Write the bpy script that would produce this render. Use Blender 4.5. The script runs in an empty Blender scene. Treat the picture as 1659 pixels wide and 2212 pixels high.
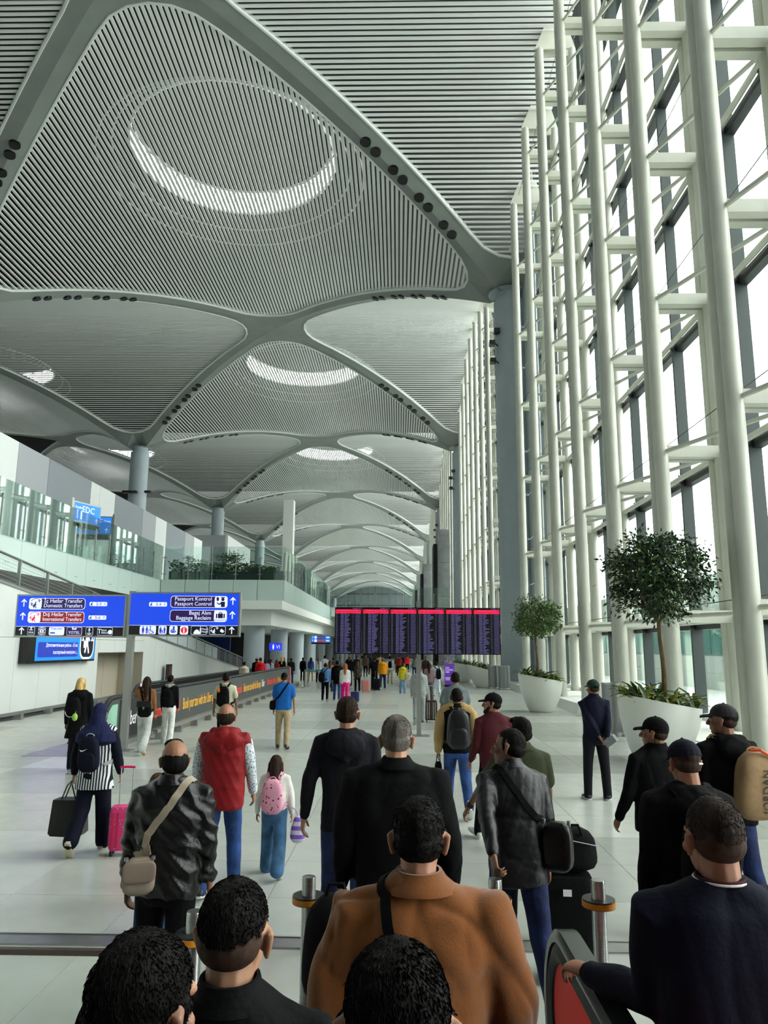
import bpy, bmesh, math, random
import numpy as np
from mathutils import Vector, Matrix, noise as mnoise
from mathutils.bvhtree import BVHTree
PI = math.pi
scn = bpy.context.scene
COL = scn.collection

# ------------------------------------------------------------ camera, sky, exposure
IMW, IMH, FPX = 1659, 2212, 1594.2
CAM_H, PITCH, YAW, ROLL = 2.349, .1815, .0203, .0063
_F = Vector((-math.sin(YAW)*math.cos(PITCH), math.cos(YAW)*math.cos(PITCH), math.sin(PITCH)))
_R = Vector((math.cos(YAW), math.sin(YAW), 0)); _U = _R.cross(_F)
_R2 = _R*math.cos(ROLL) + _U*math.sin(ROLL); _U2 = -_R*math.sin(ROLL) + _U*math.cos(ROLL)
cd = bpy.data.cameras.new('camera'); cam = bpy.data.objects.new('camera', cd); COL.objects.link(cam)
cd.sensor_fit = 'VERTICAL'; cd.sensor_height = 36.0; cd.lens = 36.0*FPX/IMH
cd.clip_start = .05; cd.clip_end = 2000
M = Matrix((_R2, _U2, -_F)).transposed().to_4x4(); M.translation = Vector((0, 0, CAM_H)); cam.matrix_world = M
scn.camera = cam

wd = bpy.data.worlds.new('sky'); scn.world = wd; wd.use_nodes = True
bg = wd.node_tree.nodes['Background']
bg.inputs['Color'].default_value = (.975, 1.0, .985, 1); bg.inputs['Strength'].default_value = 7.4
# thin high overcast: the sun only comes through as a very soft, broad glow
sl = bpy.data.lights.new('sun', 'SUN'); sun = bpy.data.objects.new('sun', sl); COL.objects.link(sun)
sl.energy = 2.0; sl.angle = math.radians(40); sl.color = (1, .97, .92); sun.rotation_euler = (math.radians(48), 0, math.radians(112))

vs = scn.view_settings
scn.display_settings.display_device = 'sRGB'
vs.view_transform = 'Standard'; vs.look = 'None'; vs.gamma = 1; vs.exposure = 0.3; vs.use_curve_mapping = False
cy = scn.cycles
cy.max_bounces = 7; cy.diffuse_bounces = 4; cy.glossy_bounces = 3; cy.transmission_bounces = 4; cy.transparent_max_bounces = 16
cy.caustics_reflective = False; cy.caustics_refractive = False
cy.sample_clamp_indirect = 4

# ------------------------------------------------------------ helpers
def lin(c):
    return tuple((x/12.92 if x <= .04045 else ((x+.055)/1.055)**2.4) for x in c)
MATS = {}
def mat(name, rgb=(200, 200, 200), rough=.5, metal=0, var=0, vscale=5, bump=0, bscale=40, stretch=(1, 1, 1), emit=0, spec=.5, sheen=0, coat=0, detail=3, vrgb=None):
    """Principled material: base colour rgb (0-255 sRGB) with noise variation and a noise bump, in object coordinates."""
    if name in MATS: return MATS[name]
    m = bpy.data.materials.new(name); m.use_nodes = True; nt = m.node_tree; N = nt.nodes; L = nt.links
    b = N['Principled BSDF']; c = lin([x/255 for x in rgb])
    b.inputs['Base Color'].default_value = (*c, 1); b.inputs['Roughness'].default_value = rough; b.inputs['Metallic'].default_value = metal
    b.inputs['Specular IOR Level'].default_value = spec
    if sheen: b.inputs['Sheen Weight'].default_value = sheen; b.inputs['Sheen Roughness'].default_value = .5
    if coat: b.inputs['Coat Weight'].default_value = coat; b.inputs['Coat Roughness'].default_value = .1
    if emit:
        b.inputs['Emission Color'].default_value = (*c, 1); b.inputs['Emission Strength'].default_value = emit
    if var or bump:
        tc = N.new('ShaderNodeTexCoord'); mp = N.new('ShaderNodeMapping'); L.new(tc.outputs['Object'], mp.inputs['Vector'])
        mp.inputs['Scale'].default_value = stretch
    if var:
        nz = N.new('ShaderNodeTexNoise'); nz.inputs['Scale'].default_value = vscale; nz.inputs['Detail'].default_value = detail
        L.new(mp.outputs[0], nz.inputs['Vector'])
        rp = N.new('ShaderNodeValToRGB'); L.new(nz.outputs['Fac'], rp.inputs['Fac'])
        rp.color_ramp.elements[0].position = .3; rp.color_ramp.elements[1].position = .7
        c0 = lin([max(0, x/255*(1-var)) for x in rgb]); c1 = lin([min(1, x/255*(1+var*.6)) for x in (vrgb or rgb)])
        rp.color_ramp.elements[0].color = (*c0, 1); rp.color_ramp.elements[1].color = (*c1, 1)
        L.new(rp.outputs[0], b.inputs['Base Color'])
        if emit: L.new(rp.outputs[0], b.inputs['Emission Color'])
    if bump:
        nb = N.new('ShaderNodeTexNoise'); nb.inputs['Scale'].default_value = bscale; nb.inputs['Detail'].default_value = 4
        L.new(mp.outputs[0], nb.inputs['Vector'])
        bp = N.new('ShaderNodeBump'); bp.inputs['Strength'].default_value = bump; bp.inputs['Distance'].default_value = .02
        L.new(nb.outputs['Fac'], bp.inputs['Height']); L.new(bp.outputs[0], b.inputs['Normal'])
    MATS[name] = m; return m
def glass_mat(name, tint, refl=.12, rough=.02):
    m = bpy.data.materials.new(name); m.use_nodes = True; nt = m.node_tree; N = nt.nodes; L = nt.links
    N.remove(N['Principled BSDF']); out = N['Material Output']
    tr = N.new('ShaderNodeBsdfTransparent'); tr.inputs[0].default_value = (*tint, 1)
    gl = N.new('ShaderNodeBsdfGlossy'); gl.inputs['Roughness'].default_value = rough; gl.inputs[0].default_value = (.9, 1, .97, 1)
    fr = N.new('ShaderNodeFresnel'); fr.inputs[0].default_value = 1.45
    mu = N.new('ShaderNodeMath'); mu.operation = 'MULTIPLY_ADD'; mu.inputs[1].default_value = .55; mu.inputs[2].default_value = refl*.15
    L.new(fr.outputs[0], mu.inputs[0]); mx = N.new('ShaderNodeMixShader')
    L.new(mu.outputs[0], mx.inputs[0]); L.new(tr.outputs[0], mx.inputs[1]); L.new(gl.outputs[0], mx.inputs[2]); L.new(mx.outputs[0], out.inputs[0])
    MATS[name] = m; return m

class MB:
    """collects simple solids and links them as one mesh object"""
    def __init__(s): s.v = []; s.f = []; s.mi = []; s.cur = 0
    def add(s, vs, fs):
        o = len(s.v); s.v.extend(vs); s.f.extend([tuple(i+o for i in f) for f in fs]); s.mi.extend([s.cur]*len(fs)); return s
    def box(s, x0, x1, y0, y1, z0, z1):
        return s.add([(x0,y0,z0),(x1,y0,z0),(x1,y1,z0),(x0,y1,z0),(x0,y0,z1),(x1,y0,z1),(x1,y1,z1),(x0,y1,z1)],
                     [(0,3,2,1),(4,5,6,7),(0,1,5,4),(1,2,6,5),(2,3,7,6),(3,0,4,7)])
    def tube(s, a, b, r0, r1=None, n=12, caps=True):
        a = Vector(a); b = Vector(b); r1 = r0 if r1 is None else r1; d = (b-a).normalized()
        u = d.orthogonal().normalized(); w = d.cross(u); vs = []
        for p, r in ((a, r0), (b, r1)):
            vs += [tuple(p + u*(r*math.cos(2*PI*i/n)) + w*(r*math.sin(2*PI*i/n))) for i in range(n)]
        fs = [(i, (i+1) % n, n+(i+1) % n, n+i) for i in range(n)]
        if caps: fs += [tuple(range(n-1, -1, -1)), tuple(range(n, 2*n))]
        return s.add(vs, fs)
    def loft(s, secs, caps=True, closed=False):
        n = len(secs[0]); vs = [tuple(p) for sec in secs for p in sec]; m = len(secs)
        fs = [(k*n+i, k*n+(i+1) % n, ((k+1) % m)*n+(i+1) % n, ((k+1) % m)*n+i) for k in range(m if closed else m-1) for i in range(n)]
        if caps and not closed: fs += [tuple(range(n-1, -1, -1)), tuple(range((m-1)*n, m*n))]
        return s.add(vs, fs)
    def path(s, pts, r, n=8, closed=False):
        """round tube along a polyline; r a number or one per point"""
        P = [Vector(p) for p in pts]; m = len(P); secs = []; u = None
        for i in range(m):
            t = (P[(i+1) % m]-P[i-1]) if closed else (P[min(i+1, m-1)]-P[max(i-1, 0)])
            t = t.normalized() if t.length > 1e-9 else Vector((0, 0, 1))
            u = t.orthogonal().normalized() if u is None else (u - t*u.dot(t)).normalized()
            w = t.cross(u); rr = r[i] if hasattr(r, '__len__') else r
            secs.append([P[i]+u*(rr*math.cos(2*PI*k/n))+w*(rr*math.sin(2*PI*k/n)) for k in range(n)])
        return s.loft(secs, True, closed)
    def lathe(s, prof, n=24, c=(0, 0, 0), sx=1, sy=1):
        secs = [[(c[0]+r*sx*math.cos(2*PI*i/n), c[1]+r*sy*math.sin(2*PI*i/n), c[2]+z) for i in range(n)] for r, z in prof]
        return s.loft(secs)
    def prism(s, poly, z0, z1, M4=None):
        """extrude a 2-D outline; M4 maps it into place"""
        n = len(poly); vs = [Vector((x, y, z)) for z in (z0, z1) for x, y in poly]
        if M4 is not None: vs = [M4 @ v for v in vs]
        return s.add([tuple(v) for v in vs], [tuple(range(n-1, -1, -1)), tuple(range(n, 2*n))] + [(i, (i+1) % n, n+(i+1) % n, n+i) for i in range(n)])
    def mesh(s, name, mats=None, smooth=False):
        me = bpy.data.meshes.new(name); me.from_pydata(s.v, [], s.f)
        for m in (mats if isinstance(mats, (list, tuple)) else [mats]):
            if m: me.materials.append(m)
        if any(s.mi): me.polygons.foreach_set('material_index', s.mi)
        if smooth: smooth_mesh(me, 40 if smooth is True else smooth)
        me.update(); return me
    def build(s, name, mats=None, parent=None, smooth=False, loc=None):
        return obj(name, s.mesh(name, mats, smooth), parent, loc)
def smooth_mesh(me, ang):
    me.polygons.foreach_set('use_smooth', [True]*len(me.polygons))
    if ang < 180:
        try: me.set_sharp_from_angle(angle=math.radians(ang))
        except Exception: pass
def obj(name, me, parent=None, loc=None):
    o = bpy.data.objects.new(name, me); COL.objects.link(o)
    if parent is not None: o.parent = parent
    if loc is not None: o.location = loc
    return o
def empty(name, loc=(0, 0, 0), rz=0, parent=None):
    o = bpy.data.objects.new(name, None); COL.objects.link(o); o.location = loc; o.rotation_euler = (0, 0, rz); o.empty_display_size = .2
    if parent is not None: o.parent = parent
    return o
def tag(o, label=None, cat=None, group=None, kind=None):
    for k, v in (('label', label), ('category', cat), ('group', group), ('kind', kind)):
        if v: o[k] = v
    return o
def struct(name, mb=None, mats=None, smooth=False):
    o = mb.build(name, mats, None, smooth) if mb else empty(name)
    o['kind'] = 'structure'; return o
def copy_tree(o, parent=None):
    c = o.copy(); COL.objects.link(c)
    if parent is not None: c.parent = parent
    for ch in list(o.children): copy_tree(ch, c)
    return c
def rrect(w, h, r, n=5):
    """rounded rectangle outline centred on 0"""
    pts = []
    for cx, cy, a0 in ((w/2-r, h/2-r, 0), (-w/2+r, h/2-r, 90), (-w/2+r, -h/2+r, 180), (w/2-r, -h/2+r, 270)):
        for k in range(n+1):
            a = math.radians(a0+90*k/n); pts.append((cx+r*math.cos(a), cy+r*math.sin(a)))
    return pts
def text_obj(s, size, material, parent, loc, rot=(PI/2, 0, 0), align='LEFT', name='lettering', ext=.001, sx=1.0, maxw=None):
    cu = bpy.data.curves.new(name, 'FONT'); cu.body = s; cu.size = size; cu.align_x = align; cu.extrude = ext; cu.resolution_u = 2
    t = bpy.data.objects.new('tmp', cu); COL.objects.link(t)
    dg = bpy.context.evaluated_depsgraph_get(); me = bpy.data.meshes.new_from_object(t.evaluated_get(dg)); bpy.data.objects.remove(t); bpy.data.curves.remove(cu)
    me.materials.clear(); me.materials.append(material)
    if len(me.vertices):
        co = np.empty(len(me.vertices)*3); me.vertices.foreach_get('co', co); co = co.reshape(-1, 3)
        w = np.ptp(co[:, 0])
        k = sx if not maxw or w*sx <= maxw else maxw/w
        co[:, 0] *= k; me.vertices.foreach_set('co', co.ravel()); me.update()
    o = obj(name, me, parent, loc); o.rotation_euler = rot
    return o
# ------------------------------------------------------------ surfaces of the hall
m_tile = [mat('tile_pale', (200, 204, 196), .22, var=.03, vscale=3), mat('tile_soft', (193, 197, 189), .24, var=.03, vscale=3),
          mat('tile_grey', (176, 180, 173), .24, var=.03, vscale=3), mat('tile_warm', (191, 193, 183), .24, var=.03, vscale=3)]
m_joint = mat('floor_joint', (120, 124, 120), .8)
m_slab = mat('floor_slab', (200, 204, 196), .3, var=.05, vscale=.3)
m_slat = mat('ceiling_slat', (236, 239, 237), .5)
m_rim = mat('ceiling_rim', (226, 230, 226), .45)
m_rib = mat('ceiling_rib', (138, 144, 140), .5, var=.04, vscale=.6)
m_void = mat('roof_void', (12, 13, 13), .9)
m_steel_white = mat('white_painted_steel', (202, 204, 192), .38, var=.03, vscale=1.5)
m_column = mat('column_paint', (168, 180, 186), .5, var=.03, vscale=1)
m_mullion = mat('mullion_dark', (40, 52, 51), .5)
m_transom = mat('transom_dark', (26, 30, 31), .4)
m_panelgrey = mat('cladding_pale', (196, 206, 206), .4)
m_wall = mat('wall_panel_white', (206, 210, 206), .42, var=.02, vscale=.7)
m_white = mat('white_plaster', (226, 230, 224), .5)
m_steel = mat('brushed_steel', (176, 178, 176), .3, .9, var=.08, vscale=4, stretch=(1, 1, 30))
m_dark = mat('dark_rubber', (24, 25, 26), .5)
m_black = mat('black_gloss', (14, 14, 16), .25)
m_glass = glass_mat('window_glass', (.965, .986, .972))
m_rail_glass = glass_mat('balustrade_glass', (.89, .965, .94), .5)
m_soil = mat('soil', (48, 38, 30), .9)

XR, XL, BAY, Y0 = 7.9, -33.2, 41.7, 49.5      # column lines; first column row beyond the camera at Y0
XC, HW, HD = (XR+XL)/2, (XR-XL)/2, BAY/2
ROWS = range(-1, 9)

# floor: separate tiles in view, the far ones in one mesh
def build_floor():
    fl = struct('floor', MB().box(-60, 9.4, -14, 400, -.4, -.012), m_joint)
    rnd = random.Random(4); P, Q = 1.23, 1.22
    def tone(i, j):
        blk = (i//3, j//2)
        r = random.Random(hash((blk[0]*7+3, blk[1]*13+1))).random()
        k = 2 if r < .28 else (1 if r < .6 else (3 if r < .7 else 0))
        return k
    me = []
    for m in m_tile:
        me.append(MB().box(.003, P-.003, .003, Q-.003, -.012, 0).mesh('tile', m))
    far = MB(); cells = []
    for j in range(-11, 140):
        for i in range(-40, 7):
            x = i*P; y = 7.55 + j*Q
            if i < -10 and y < 44: continue
            cells.append((i, j, x, y))
    near = [c for c in cells if 3.8 < c[3] < 24 and -10.5 < c[2] < 5.6]
    near.sort(key=lambda c: c[3]+abs(c[2])*.35)
    near = near[:300]; ns = set((c[0], c[1]) for c in near)
    for i, j, x, y in near: obj('tile', me[tone(i, j)], fl, (x, y, 0))
    for i, j, x, y in cells:
        if (i, j) not in ns:
            far.cur = tone(i, j); far.box(x+.003, x+P-.003, y+.003, y+Q-.003, -.012, 0)
    o = far.build('tile_field', m_tile, fl); o['kind'] = 'stuff'
    # the steel cover strip across the floor before the escalators
    t = MB(); t.box(-12.4, 6.5, 6.36, 6.56, -.01, .006); t.box(-12.4, 6.5, 6.345, 6.36, -.01, .012); t.box(-12.4, 6.5, 6.56, 6.575, -.01, .012)
    struct('trim_1', t, m_steel)
build_floor()

# ceiling: diamonds of straight slats between crossing ribs, groin-vault section
def gz(u):
    return max(34.28 - 7.8*u*u, 27.35)
INS, RC = .9, 4.2
C0 = HD - INS*1.414; C1 = C0 - RC*1.414
def half_len(a):
    a = abs(a); k = RC/1.41421
    if a >= C1+RC: return 0
    if a <= k: return C1 + math.sqrt(RC*RC-a*a)
    if a <= C1+k: return C0-a
    return math.sqrt(max(0, RC*RC-(a-C1)**2))
def outline(n=24):
    """rounded diamond, then the full diamond, as matching point lists in unit half-size HD"""
    q = []
    for i in range(n+1):
        th = (PI/2)*i/n
        # ray hit on the rounded diamond
        c, s = math.cos(th), math.sin(th); lo, hi = 0, HD
        for _ in range(40):
            t = (lo+hi)/2
            if half_len(t*c) >= t*s and t*c < C1+RC: lo = t
            else: hi = t
        q.append(((lo*c, lo*s), (HD*c/(c+s), HD*s/(c+s))))
    r = []
    for sx, sy, rev in ((1, 1, 0), (-1, 1, 1), (-1, -1, 0), (1, -1, 1)):
        pts = q[::-1] if rev else q
        r += [((a[0]*sx, a[1]*sy), (b[0]*sx, b[1]*sy)) for a, b in pts[:-1]]
    return r
OUT = outline()
SX = HW/HD
def dome(w, t, L):
    return 1.1*(L*L-t*t)/(HD*HD) if L > 0 else 0
def build_ceiling():
    pitch, sw, st = .305, .18, .06
    n = int(HD/pitch)
    def slat_box(kind, cx, cy, a, mb, clip=None):
        """one slat of the diamond centred at cx, cy; a = offset across"""
        L = half_len(a)
        if L < .4: return False
        u = abs(a)/HD; z = gz(u)
        t0, t1 = -L, L
        if kind == 'A':
            x = cx + a*SX
            mb.box(x-sw/2, x+sw/2, cy+t0, cy+t1, z, z+st)
        else:
            y = cy + a; x0 = cx+t0*SX; x1 = cx+t1*SX
            if clip: x1 = min(x1, clip)
            if x1-x0 < .3: return False
            mb.box(x0, x1, y-sw/2, y+sw/2, z, z+st)
        return True
    def panel(kind, cx, cy, single, clip=None, parent=None):
        o = parent
        offs = [(k+.5)*pitch for k in range(-n, n)]
        if kind == 'A': offs = offs
        allm = MB()
        for a in offs:
            mb = MB()
            if single:
                if slat_box(kind, cx, cy, a, mb, clip): mb.build('slat', m_slat, o)
            else: slat_box(kind, cx, cy, a, allm, clip)
        if allm.v:
            s = allm.build('slat_field', m_slat, o); s['kind'] = 'stuff'
        # ribs: ribbon between the rounded opening and the groin lines, with a lower lip
        rb = MB(); N = len(OUT); rim = []
        inn, mid = [], []
        for a, b in OUT:
            pa = (cx+a[0]*SX, cy+a[1]); pb = (cx+b[0]*SX, cy+b[1])
            ua = abs(a[0])/HD if kind == 'A' else abs(a[1])/HD
            ub = abs(b[0])/HD if kind == 'A' else abs(b[1])/HD
            inn.append((pa[0], pa[1], gz(ua)-.1)); mid.append((pb[0], pb[1], gz(ub)-.12))
            rim.append((pa[0], pa[1], gz(ua)-.06))
        for i in range(N):
            j = (i+1) % N
            q = [inn[i], inn[j], mid[j], mid[i]]
            if clip and min(p[0] for p in q) > clip: continue
            q = [(min(p[0], clip) if clip else p[0], p[1], p[2]) for p in q]
            up = [(p[0], p[1], p[2]+.35) for p in q]
            rb.add(q+up, [(0, 1, 2, 3), (7, 6, 5, 4), (0, 4, 5, 1), (2, 6, 7, 3)])
        rb.build('rib', m_rib, o)
        if clip:
            k = [i for i in range(N) if rim[i][0] < clip]
            # rotate so that the open run is contiguous
            st_ = next(i for i in k if (i-1) % N not in k); run = []
            i = st_
            while i in k and len(run) < N: run.append(rim[i]); i = (i+1) % N
            MB().path(run, .11, 6).build('rim', m_rim, o, True)
        else:
            MB().path(rim, .11, 6, True).build('rim', m_rim, o, True)
    CLIP = 8.75
    for k in ROWS:
        yc = Y0 + k*BAY
        vault = struct('ceiling')
        panel('A', XC, yc, k == 0, None, vault)
        panel('A', XC-2*HW, yc, False, None, vault)
        side = struct('ceiling')
        yb = yc - HD
        panel('B', XR, yb, k == 0, CLIP, side)
        panel('B', XL, yb, False, None, side)
    # dark roof deck above with round openings: glazed drums near, far ones plugged against their glow
    Z0, Z1 = 38.3, 40.3
    deck = MB(); ndk = 40
    for k in ROWS:
        for ix in (0, 1):
            cx = XC - ix*2*HW + .4; cy = Y0+k*BAY - .5; x0 = XC-ix*2*HW-HW; x1 = x0+2*HW; y0 = Y0+k*BAY-HD; y1 = y0+BAY
            if ix == 0: x1 = 12.5
            inner = []; outer = []
            for i in range(ndk):
                a = 2*PI*(i+.5)/ndk; c, s = math.cos(a), math.sin(a)
                inner.append((cx+7.5*c, cy+7.5*s))
                t = min(((x1-cx)/c if c > 0 else (x0-cx)/c) if abs(c) > 1e-6 else 1e9, ((y1-cy)/s if s > 0 else (y0-cy)/s) if abs(s) > 1e-6 else 1e9)
                outer.append((cx+t*c, cy+t*s))
            # corners: snap the nearest ray to each
            for X, Y in ((x0, y0), (x1, y0), (x1, y1), (x0, y1)):
                i = min(range(ndk), key=lambda q: (outer[q][0]-X)**2+(outer[q][1]-Y)**2); outer[i] = (X, Y)
            vs = [(*p, Z0) for p in inner]+[(*p, Z0) for p in outer]
            deck.add(vs, [(i, (i+1) % ndk, ndk+(i+1) % ndk, ndk+i) for i in range(ndk)])
    for k in ROWS:
        for ix in (0, 1):
            if (k < 0 and ix) or k > 2:
                deck.lathe([(7.9, Z0), (7.9, Z0+.2), (.1, Z0+.3)], 24, (XC-ix*2*HW+.4, Y0+k*BAY-.5, 0))  # added lids shut these openings so no bright ovals show
    struct('ceiling', deck, m_void)
    for k in ROWS:
        for ix in (0, 1):
            if (k < 0 and ix) or k > 2: continue
            cx = XC - ix*2*HW + .4; cy = Y0+k*BAY - .5
            sk = struct('window_%d' % (2+2*(k+1)+ix))
            fr = MB(); nn = 28
            for i in range(nn):
                a = 2*PI*i/nn; b_ = 2*PI*(i+1)/nn
                p = lambda q, z: (cx+7.5*math.cos(q), cy+7.5*math.sin(q), z)
                fr.tube(p(a, Z0), p(a, Z1), .07, n=5)
                fr.tube(p(a, Z0 if i % 2 else Z1), p(b_, Z1 if i % 2 else Z0), .05, n=5)
                fr.tube(p(a, Z0), p(b_, Z0), .12, n=5); fr.tube(p(a, Z1), p(b_, Z1), .12, n=5)
            fr.build('frame', m_rim, sk)
            cap = MB().lathe([(7.7, Z1), (7.7, Z1+.3), (.1, Z1+.9)], 32, (cx, cy, 0)); cap.build('cap', m_void, sk)
            hp = MB()
            for R_, z in ((8.6, 37.4), (9.6, 36.6)):
                hp.path([(cx+R_*math.cos(2*PI*i/36), cy+R_*math.sin(2*PI*i/36), z) for i in range(36)], .07, 5, True)
            hp.build('hoop', m_rib, sk)
    # columns with a neck ring
    for k in ROWS:
        for X in (XR, XL, XL-2*HW):
            y = Y0+k*BAY
            if X < -40 and k > 5: continue
            c = MB().lathe([(1.13, 0), (1.13, 26.7), (.95, 26.75), (.95, 27.3), (1.5, 27.34)], 32, (X, y, 0))
            o = struct('column', c, m_column, 30)
    # round downlights in pairs on the ribs
    dl = MB().lathe([(.02, -.02), (.27, -.02), (.33, -.05), (.34, .12)], 16); dme = dl.mesh('downlight', m_black)
    for k in range(0, 4):
        for side, X in (('right-hand', XR), ('left-hand', XL)):
            for dy, nm in ((-1, 'near'), (1, 'far')):
                yb = Y0+k*BAY
                ordn = ('nearest', 'second', 'third', 'fourth')[k]
                lab = f'black round downlight on the ceiling rib {"before" if dy < 0 else "beyond"} the {ordn} column of the {"window" if X == XR else "balcony"} side'
                for s in (.53, .61, .69, .77):
                    for e in (-.42, .42):
                        sgn = 1 if X == XR else -1
                        u = s + e/ (HD*1.41)
                        x = XC + sgn*HW*u; y = yb + dy*HD - dy*HD*u
                        o = obj('downlight', dme, None, (x, y, gz(u)-.14))
                        # lie in the plane of the rib
                        dz = -2*7.8*u/ (HD*1.414)
                        o.rotation_euler = Vector((sgn*.707*dz*-1, -dy*.707*dz*-1, 1)).to_track_quat('Z', 'Y').to_euler()
                        tag(o, lab, 'downlight', f'downlights on one rib at the {ordn} column, {"window" if X == XR else "balcony"} side, {nm} rib')
build_ceiling()

# glazed wall on the right: tube trusses, mullions, transoms, panes, plinth
XI, XO, XG = 7.2, 8.85, 9.2
BEAM_Z = [3.2+4.47*i for i in range(7)]
def truss_ys():
    ys = []
    for k in range(-1, 8):
        c = 49.85 + k*BAY
        for s, js in ((-1, range(6, -1, -1)), (1, range(7))):
            for j in js: ys.append(c + s*(7.55+4.5*j))
    return sorted(set(round(y, 3) for y in ys if y > 4))
def ceil_at(y):
    v = abs(((y-(Y0-HD))/BAY + .5) % 1 - .5)*2   # 0 mid-bay, 1 at the columns
    return gz(v)
def build_right_wall():
    w = struct('wall_right')
    ys = truss_ys(); R = .19
    far = MB(); fardone = False
    for k, y in enumerate(ys):
        zt = ceil_at(y) - 1.2
        near = y < 140
        def emit(name, mb):
            if near: mb.build(name, m_steel_white, w, 40)
            else: far.add(mb.v, mb.f)
        nn = 16 if y < 60 else 8
        emit('inner_tube', MB().lathe([(R, .3), (R, zt), (R*.6, zt+.12)], nn, (XI, y, 0)))
        emit('outer_tube', MB().lathe([(R, .3), (R, zt), (R*.6, zt+.12)], nn, (XO, y, 0)))
        prev = ys[k-1] if k and y-ys[k-1] < 6 else (y-4.5 if k == 0 else None)
        for i, z in enumerate(BEAM_Z):
            if z > zt-.2: continue
            emit('cross_beam', MB().box(XI+.1, XO-.1, y-.14, y+.14, z-.16, z+.16))
            if prev is not None:
                odd = k % 2 == 0
                a, b = ((XI+.1, y-.1, z), (XO-.05, prev+.1, z)) if odd else ((XO-.1, y-.1, z), (XI+.1, prev+.1, z))
                emit('diagonal_brace', MB().tube(a, b, .062, n=8))
                emit('side_tube', MB().tube((XO, y, z-.05), (XO, prev, z-.05), .085, n=8))
        # head plate that ties the truss to the roof
        emit('head_plate', MB().add([(XI-.25, y, zt+.1), (XO+.2, y, zt+.1), (XO-.2, y, zt+1.6), (XI+.35, y, zt+1.6), (XI-.25, y+.06, zt+.1), (XO+.2, y+.06, zt+.1), (XO-.2, y+.06, zt+1.6), (XI+.35, y+.06, zt+1.6)],
             [(0, 3, 2, 1), (4, 5, 6, 7), (0, 1, 5, 4), (1, 2, 6, 5), (2, 3, 7, 6), (3, 0, 4, 7)]))
    o = far.build('far_trusses', m_steel_white, w, 40); o['kind'] = 'stuff'
    # thin tie cables along the trusses
    for z in BEAM_Z:
        MB().tube((XI+.25, 6, z+.24), (XI+.25, 42, z+.24), .012, n=5).build('tie_cable', m_mullion, w)
    # plinth
    pl = MB(); y0, y1 = -14, 400
    pr = [(6.62, 0), (6.82, .3), (8.98, .3), (9.05, .48), (9.4, .48), (9.4, -.1), (6.62, -.1)]
    pl.loft([[(x, y0, z) for x, z in pr], [(x, y1, z) for x, z in pr]])
    pl.build('plinth', m_white, w)
    # mullions and transoms
    ymin, ymax = -12, 398; my = []
    y = 18.4
    while y > ymin: y -= 2.25
    while y < ymax: my.append(y); y += 2.25
    fm = MB()
    for y in my:
        b = MB().box(XG-.30, XG+.03, y-.05, y+.05, .48, 34)
        if 2 < y < 110: b.build('mullion', m_mullion, w)
        else: fm.add(b.v, b.f)
    o = fm.build('far_mullions', m_mullion, w); o['kind'] = 'stuff'
    for z in BEAM_Z:
        MB().box(XG-.2, XG+.05, ymin, ymax, z-.27, z-.02).build('transom', m_transom, w)
    br = MB()
    for y in my:
        if 10 < y < 70:
            for z in BEAM_Z:
                br.box(XG-.34, XG-.16, y-.06, y+.06, z-.22, z+.02); br.tube((XG-.3, y+.05, z), (XO, y+.05, z+.1), .03, n=5)
    o = br.build('bracket', m_transom, w); o['kind'] = 'stuff'
    # blind panel wall behind each column
    for k in range(0, 6):
        c = 49.85+k*BAY; pb = MB()
        for i in range(11): pb.box(8.72, 8.8, c-5.6, c+5.6, .5+3*i, 3.46+3*i)
        for i in range(11):
            MB().box(8.72, 8.8, c-5.6, c+5.6, .5+3*i, 3.46+3*i).build('blind_panel', m_panelgrey, w) if k < 3 else None
    # panes
    win = struct('window_1')
    zs = [.5]+[z-.1 for z in BEAM_Z]+[34.2]; fp = MB()
    for a, b in zip(my[:-1], my[1:]):
        for z0, z1 in zip(zs[:-1], zs[1:]):
            q = MB().box(XG-.012, XG+.012, a+.045, b-.045, z0+.04, z1-.04)
            if 10 < a < 92: q.build('pane', m_glass, win)
            else: fp.add(q.v, q.f)
    o = fp.build('far_panes', m_glass, win); o['kind'] = 'stuff'
build_right_wall()
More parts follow.
